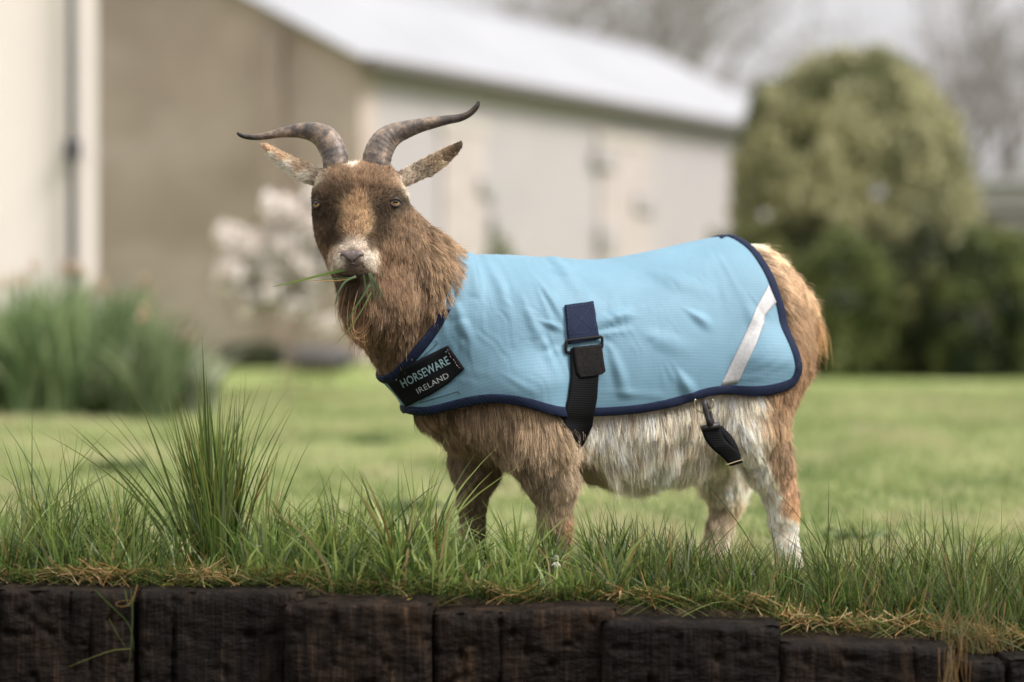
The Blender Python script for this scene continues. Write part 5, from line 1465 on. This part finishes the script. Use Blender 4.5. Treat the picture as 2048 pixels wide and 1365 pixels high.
# the tall tuft
tf = thing("grass_tuft", "tallest tuft of upright grass growing on the sleeper edge, left of the goat", "grass tuft")
R = Rib()
n = 340
c = W(430, 1165, 4.47); c[2] = ground_z(c[0], 4.47)
base = c + rng.normal(size=(n, 3)) * np.array([.021, .016, 0])
spread = rng.normal(size=(n, 2)) * np.array([.15, .18]) + np.stack([(base[:, 0] - c[0]) * 4.5 - .05, (base[:, 1] - c[1]) * 5], 1)
h = .13 + .25 * rng.random(n) ** 1.2; h *= np.where(np.abs(spread[:, 0]) > .5, .95, 1)
R.add(*ribbons(base, h, spread, .0034 * (.6 + .7 * rng.random(n)), pick(n, (.2, .38, .3, .06, .06)), 11, tipcol=(.7 * rng.random(n) ** 3, (.42, .24, .07)), face=np.array([1.0, 0, 0])))
for (bx, tx, ty_) in ((420, 404, 672), (425, 412, 740), (418, 390, 725), (470, 493, 735), (462, 470, 790), (400, 335, 790), (405, 345, 810), (440, 440, 800), (395, 255, 860), (390, 240, 900), (385, 278, 800), (430, 395, 780), (420, 400, 700), (428, 418, 760), (455, 482, 800), (440, 428, 830), (436, 375, 850), (460, 500, 860), (450, 455, 850), (415, 360, 850), (490, 562, 885), (380, 135, 905), (360, 130, 970), (380, 60, 1040), (380, 170, 1055)):
    b = c + np.array([(bx - 430) / 1081., rng.normal() * .01, 0]); e = W(tx, ty_, 4.47 + rng.normal() * .03); d = e - b
    ll = d[0] / d[2]
    R.add(*ribbons(b[None], np.array([d[2] / max(.3, 1 - .32 * ll * ll)]), np.array([[ll * max(.3, 1 - .32 * ll * ll), (e[1] - b[1]) / d[2]]]), .0062, pick(1, (.45, .4, .15, 0, 0)) * .8, 14, tipcol=(np.array([.2]), (.3, .25, .08)), face=np.array([1.0, 0, 0]), bend=1.35))
R.build("blades", tf)
ns = 90; R = Rib(); b = c + rng.normal(size=(ns, 3)) * np.array([.04, .02, 0])
R.add(*ribbons(b, .04 + .09 * rng.random(ns), rng.normal(size=(ns, 2)) * .8, .0016, STRAW[rng.integers(0, 3, ns)] * .8, 9, face=np.array([1.0, 0, 0])))
R.build("dry_blades", tf)

# straw lying at the edge
def straw(px0, px1, n, label_kind):
    P = []; R_ = []; C = []
    cc_ = px0 + (px1 - px0) * rng.random(max(2, n // 28)); px = cc_[rng.integers(0, len(cc_), n)] + rng.normal(size=n) * 13; y = 4.33 + .16 * rng.random(n); x = (px - 1024) / FPX * y
    z = ground_z(x, y) + .004 + .018 * rng.random(n) ** 1.5; z += np.clip((4.37 - y) / .04, 0, 1) * .012
    a = rng.normal(size=n) * 1.1; L = .02 + .07 * rng.random(n) ** 1.5
    t = np.linspace(-.5, .5, 7)
    cv = rng.normal(size=n) * .55
    X = x[:, None] + L[:, None] * t * np.cos(a)[:, None]; Y = y[:, None] + L[:, None] * t * np.sin(a)[:, None] * .5
    Z = z[:, None] + L[:, None] * (cv[:, None] * (t ** 2 * 1.0) + t * rng.normal(size=n)[:, None] * .38)
    Y = np.maximum(Y, 4.325)
    return np.stack([X, Y, Z], -1), STRAW[rng.integers(0, 3, n)] * (.6 + .6 * rng.random((n, 1)))
SP = []; SC = []
for a, b, n in ((-40, 60, 40), (90, 240, 380), (240, 360, 60), (360, 520, 130), (560, 900, 60), (960, 1130, 120), (1230, 1340, 90), (1400, 1560, 50), (1580, 1740, 420), (1780, 1900, 140), (1900, 2100, 300)):
    p, c_ = straw(a, b, n, 0); SP.append(p); SC.append(c_)
SP = np.concatenate(SP); SC = np.concatenate(SC)
STRM = attr_mat("straw_surface", 0.6, 0.3)
tag(hair_obj("straw", SP, np.full(SP.shape[:2], .00065) * (0.7 + .8 * rng.random((len(SP), 1))), SC, STRM), kind='stuff')

# pale drooping grass over the right-hand sleepers, hanging blades at the left
pg = thing("drooping_grass", "pale drooping grass hanging over the low sleepers at the right edge", "grass tuft")
R = Rib(); n = 150; c = W(1950, 1290, 4.33)
b = c + rng.normal(size=(n, 3)) * np.array([.035, .012, .004]); b[:, 2] = ground_z(b[:, 0], b[:, 1]) - .005
colr = np.where((rng.random(n) < .6)[:, None], STRAW[rng.integers(0, 3, n)] * .7, np.array([(.16, .19, .08)]) * (.6 + .6 * rng.random((n, 1))))
R.add(*ribbons(b, .05 + .07 * rng.random(n), rng.normal(size=(n, 2)) * np.array([.75, .3]) - np.array([.15, .25]), .0018, colr, 9, face=np.array([1.0, 0, 0])))
nb_ = 26; b2 = W(1912, 1300, 4.19) + rng.normal(size=(nb_, 3)) * np.array([.012, .004, .02])
R.add(*ribbons(b2, -.10 - .06 * rng.random(nb_), rng.normal(size=(nb_, 2)) * np.array([.2, .05]), .0016, STRAW[rng.integers(0, 3, nb_)] * .6, 8, face=np.array([1.0, 0, 0])))
R.build("blades", pg)
hang = thing("hanging_grass", "few thin blades hanging in the gap between the two left sleepers", "grass blades")
R = Rib()
def path_ribbon(pts, y, w, col):
    p = smooth_poly(np.array(pts, float), 3); P = np.array([W(a, b_, y) for a, b_ in p]); k = len(P)
    T = np.gradient(P, axis=0); T /= np.linalg.norm(T, axis=1)[:, None]; side = np.cross(T, (0, 1, 0.2)); side /= np.linalg.norm(side, axis=1)[:, None]
    tt = np.linspace(0, 1, k)[:, None]; ww = w * (1 - .85 * tt ** 2) * .5
    V = np.stack([P - side * ww, P + side * ww], 1).reshape(-1, 3); i = np.arange(k - 1) * 2
    return V, np.stack([i, i + 1, i + 3, i + 2], -1), np.repeat(np.array(col)[None], 2 * k, 0)
for pts, w, col in (([(190, 1180), (225, 1215), (262, 1250), (268, 1300)], .0024, (.08, .13, .03)), ([(262, 1178), (266, 1230), (262, 1290), (258, 1340)], .0028, (.07, .10, .03)),
                    ([(275, 1170), (262, 1210), (240, 1215), (228, 1207), (250, 1200), (272, 1202)], .0016, (.36, .22, .08)), ([(218, 1238), (235, 1270), (255, 1300)], .0014, (.14, .17, .05)),
                    ([(262, 1298), (225, 1300), (185, 1315), (137, 1334)], .0020, (.24, .26, .08)), ([(250, 1180), (256, 1210), (262, 1215), (272, 1190)], .0018, (.12, .16, .04))):
    R.add(*path_ribbon(pts, 4.215, w, col))
R.build("blades", hang)

# dandelions (leaves and closed seed heads) at the edge
def dandelion(px, py, label, leaves=7, head=True, dep=4.42, s=1.0):
    th = thing("dandelion", label, "dandelion", "spent dandelions on the sleeper edge")
    c = W(px, py, dep); g = ground_z(c[0], dep)
    V = []; F = []; C = []; nb = 0; R = Rib()
    for k in range(leaves):
        a = 6.28 * k / leaves + rng.random(); L = (.045 + .04 * rng.random()) * s; K_ = 12; t = np.linspace(0, 1, K_)
        dirv = np.array([math.cos(a), math.sin(a) * .7, 0]); sd = np.array([-math.sin(a), math.cos(a), 0.25])
        P = np.array([c[0], dep, g])[None] + dirv[None] * (L * t)[:, None] + np.array([0, 0, 1])[None] * (L * (1.0 * t - .75 * t * t))[:, None]
        w = .013 * s * np.sin(t ** .8 * math.pi).clip(.1) * (0.6 + .4 * (np.arange(K_) % 3 != 1)) * (.5 + .7 * t)
        Vv = np.stack([P - sd * w[:, None], P + sd * w[:, None]], 1).reshape(-1, 3); i = np.arange(K_ - 1) * 2
        R.add(Vv, np.stack([i, i + 1, i + 3, i + 2], -1), np.repeat((pick(1, (.2, .4, .4, 0, 0)))[:1], 2 * K_, 0))
    R.build("leaves", th)
    if head:
        m = MB(); m.tube([(c[0] + .004, dep, g), (c[0] + .001, dep, (g + c[2]) / 2), c], .0013, 6); m.build("stalk", plain("dandelion_stalk", (.12, .15, .06)), th, True)
        m = MB(); m.tube([c + [0, 0, .009], c + [0, 0, .006], c, c - [0, 0, .004]], [.002, .0058, .0062, .003], 9); hd_ = m.build("seed_head", plain("green_bracts", (.11, .13, .075)), th, True)
        m = MB()
        for k in range(16):
            a = 6.28 * k / 16; m.tube([c - [0, 0, .002], c + [.009 * math.cos(a), .009 * math.sin(a), -.009 - .003 * rng.random()]], [.0012, .0004], 4)
        m.build("pale_bracts", plain("pale_bracts", (.5, .48, .42)), hd_)
    return th
dandelion(1112, 1120, "spent dandelion head against the goat's near foreleg", 5)
dandelion(882, 1140, "spent dandelion head left of the far foreleg, upper of the two", 7)
dandelion(902, 1166, "spent dandelion head above the mossy gap, lower of the two", 6)
dandelion(836, 1110, "dull dandelion head farthest left, half hidden in grass", 8)
dandelion(985, 1170, "leafy dandelion without a flower, in front of the far foreleg", 9, False, s=1.1)
dandelion(905, 1105, "leafy dandelion without a flower, behind the two spent heads", 8, False, s=1.2)
dandelion(820, 1150, "leafy dandelion without a flower above the forward sleeper", 8, False, s=1.2)
# orange withered flower
m = MB(); c = W(822, 1120, 4.42)
for k in range(9): m.tube([c, c + [.006 * math.cos(k * .7), .004 * math.sin(k * .7), .008 + .003 * (k % 3)]], [.0022, .0008], 5)
wf = m.build("withered_flower", plain("withered_orange", (.42, .20, .06)), None, True); tag(wf, "small withered orange flower among the grass above the forward sleeper", "flower")
m = MB(); m.tube([(c[0], c[1], ground_z(c[0], 4.42)), c], .0012, 5); m.build("stalk", plain("withered_stalk", (.15, .15, .06)), wf, True)
# moss cushions
def moss(px, py, dep, r, label, n=900):
    c = W(px, py, dep); d = rng.normal(size=(n, 3)); d /= np.linalg.norm(d, axis=1)[:, None]; d[:, 2] = np.abs(d[:, 2])
    b = c + d * np.array(r) * .75; b[:, 2] -= .3 * r[2]
    t = np.linspace(0, 1, 4)[None, :, None]; P = b[:, None] + d[:, None] * .35 * r[2] * 1.3 * t
    h = hair_obj("moss_cushion", P, np.full(P.shape[:2], .0007), mixcol((.10, .11, .02), (.30, .27, .05), rng.random(n)), STRM)
    return tag(h, label, "moss", "moss cushions on the sleepers")
moss(903, 1200, 4.36, (.019, .015, .013), "bright yellow-green moss cushion in the gap right of the forward sleeper", 1600)
moss(824, 1203, 4.30, (.012, .012, .006), "small brown-green moss patch on the forward sleeper, right of the other", 600)
moss(786, 1204, 4.29, (.013, .012, .005), "small rusty moss patch on the forward sleeper's top, left of the other", 600)
moss(336, 1173, 4.34, (.012, .01, .007), "tiny olive moss cushion on the sleeper left of the tall tuft", 600)
# brown dead leaf among the right grass
t_ = np.linspace(0, 1, 10); a0, a1 = W(1830, 1178, 4.40), W(1880, 1222, 4.42); V_ = []
for k in t_:
    p = a0 + (a1 - a0) * k; w = .010 * math.sin(math.pi * min(1, k + .05)) ** .7
    V_ += [p + np.array([-w * .6, .0, -w]), p + np.array([0, .006, 0]), p + np.array([w * .6, 0, w])]
F_ = np.concatenate([np.array([[3*i, 3*i+1, 3*i+4, 3*i+3], [3*i+1, 3*i+2, 3*i+5, 3*i+4]]) for i in range(9)])
o = mesh_obj("dead_leaf", V_, F_, plain("dead_leaf_brown", (.05, .028, .018), .7, nscale=60), None)
o.modifiers.new("thickness", 'SOLIDIFY').thickness = .0006
tag(o, "curled dark brown dead leaf standing in the grass at right", "leaf")

# dew drops
eV = np.concatenate(edge.V[:]); k = rng.integers(0, len(eV), 1500); P = eV[k]; P = P[(P[:, 2] > .02)]
ico = bmesh.new(); bmesh.ops.create_icosphere(ico, subdivisions=1, radius=1.0); iv = np.array([v.co[:] for v in ico.verts]); fi = np.array([[v.index for v in f.verts] for f in ico.faces]); ico.free()
rad = .0005 + .0007 * rng.random(len(P)) ** 3
V_ = (P[:, None] + iv[None] * rad[:, None, None]).reshape(-1, 3); F_ = (fi[None] + (np.arange(len(P)) * len(iv))[:, None, None]).reshape(-1, 3)
DEW = NT("dew"); DEW.base((.85, .87, .88)); DEWM = DEW.set(Roughness=0.03, Specular_IOR_Level=0.9, Transmission_Weight=0.4)
tag(mesh_obj("dew", V_, F_, DEWM), "small bright dew drops on the grass blades", "dew", kind='stuff')

# mown lawn blades
n = 190000
y = 4.75 * (15.0 / 4.75) ** (rng.random(n) ** .9); x = (rng.random(n) * 2 - 1) * .31 * y
z = ground_z(x, y) - .004
patch = 1.3 * vnoise(np.stack([x * 1.0, y * .7, 0 * x], 1), 2.4, 5, 3) + 1.1 * vnoise(np.stack([x * 1.0, y * .8, 0 * x], 1), 7, 6, 2)
h = (.014 + .022 * rng.random(n)) * (1 + .5 * patch) * (1 + .02 * y)
a = rng.random(n) * 6.28; le = rng.random(n) * .8
t = np.array([0, .5, 1.0])[None, :, None]
P = np.stack([x, y, z], 1)[:, None] + h[:, None, None] * (t * np.array([0, 0, 1.]) + t ** 1.6 * (np.stack([np.cos(a), np.sin(a), 0 * a], 1) * le[:, None])[:, None])
tt = .5 + .65 * patch + .35 * rng.normal(size=n)
c = mixcol((.11, .17, .045), (.44, .47, .22), tt); sr_ = rng.random(n) < (.05 + .35 * (vnoise(np.stack([x, y * .6, 0 * x], 1), 3.5, 15, 2) > .15)); c[sr_] = (.48, .42, .26)
wd = .0009 * (1 + .12 * y)
hair_l = hair_obj("mown_grass", P, wd[:, None] * np.array([1, .8, .3])[None], c, attr_mat("mown_blade", .6, .25, 0, .25))
tag(hair_l, kind='stuff')
# weeds on the lawn
def weed(px, py, label, s=1.0):
    y = CAM_Z / ((py - 600) / FPX); c = W(px, py, y); c[2] = 0.005
    n = int(90 * s); P = c + rng.normal(size=(n, 3)) * np.array([.05, .05, .010]) * s; P[:, 2] = np.abs(P[:, 2] - .005) + .012
    th = thing("lawn_weed", label, "weed", "leafy weeds in the lawn")
    leaf_cloud("leaves", P, .026 * s, mixcol((.03, .055, .015), (.10, .15, .04), rng.random(n)), th, .5)
weed(1700, 1088, "dark leafy weed in the lawn right of the hind legs", .75)
weed(745, 890, "small weed in the lawn left of the goat's chest", .8)
weed(240, 945, "leafy weed patch in the lawn left of the tall tuft", 1.0)
weed(830, 1030, "leafy weed just left of the forelegs", .9)
print("built")
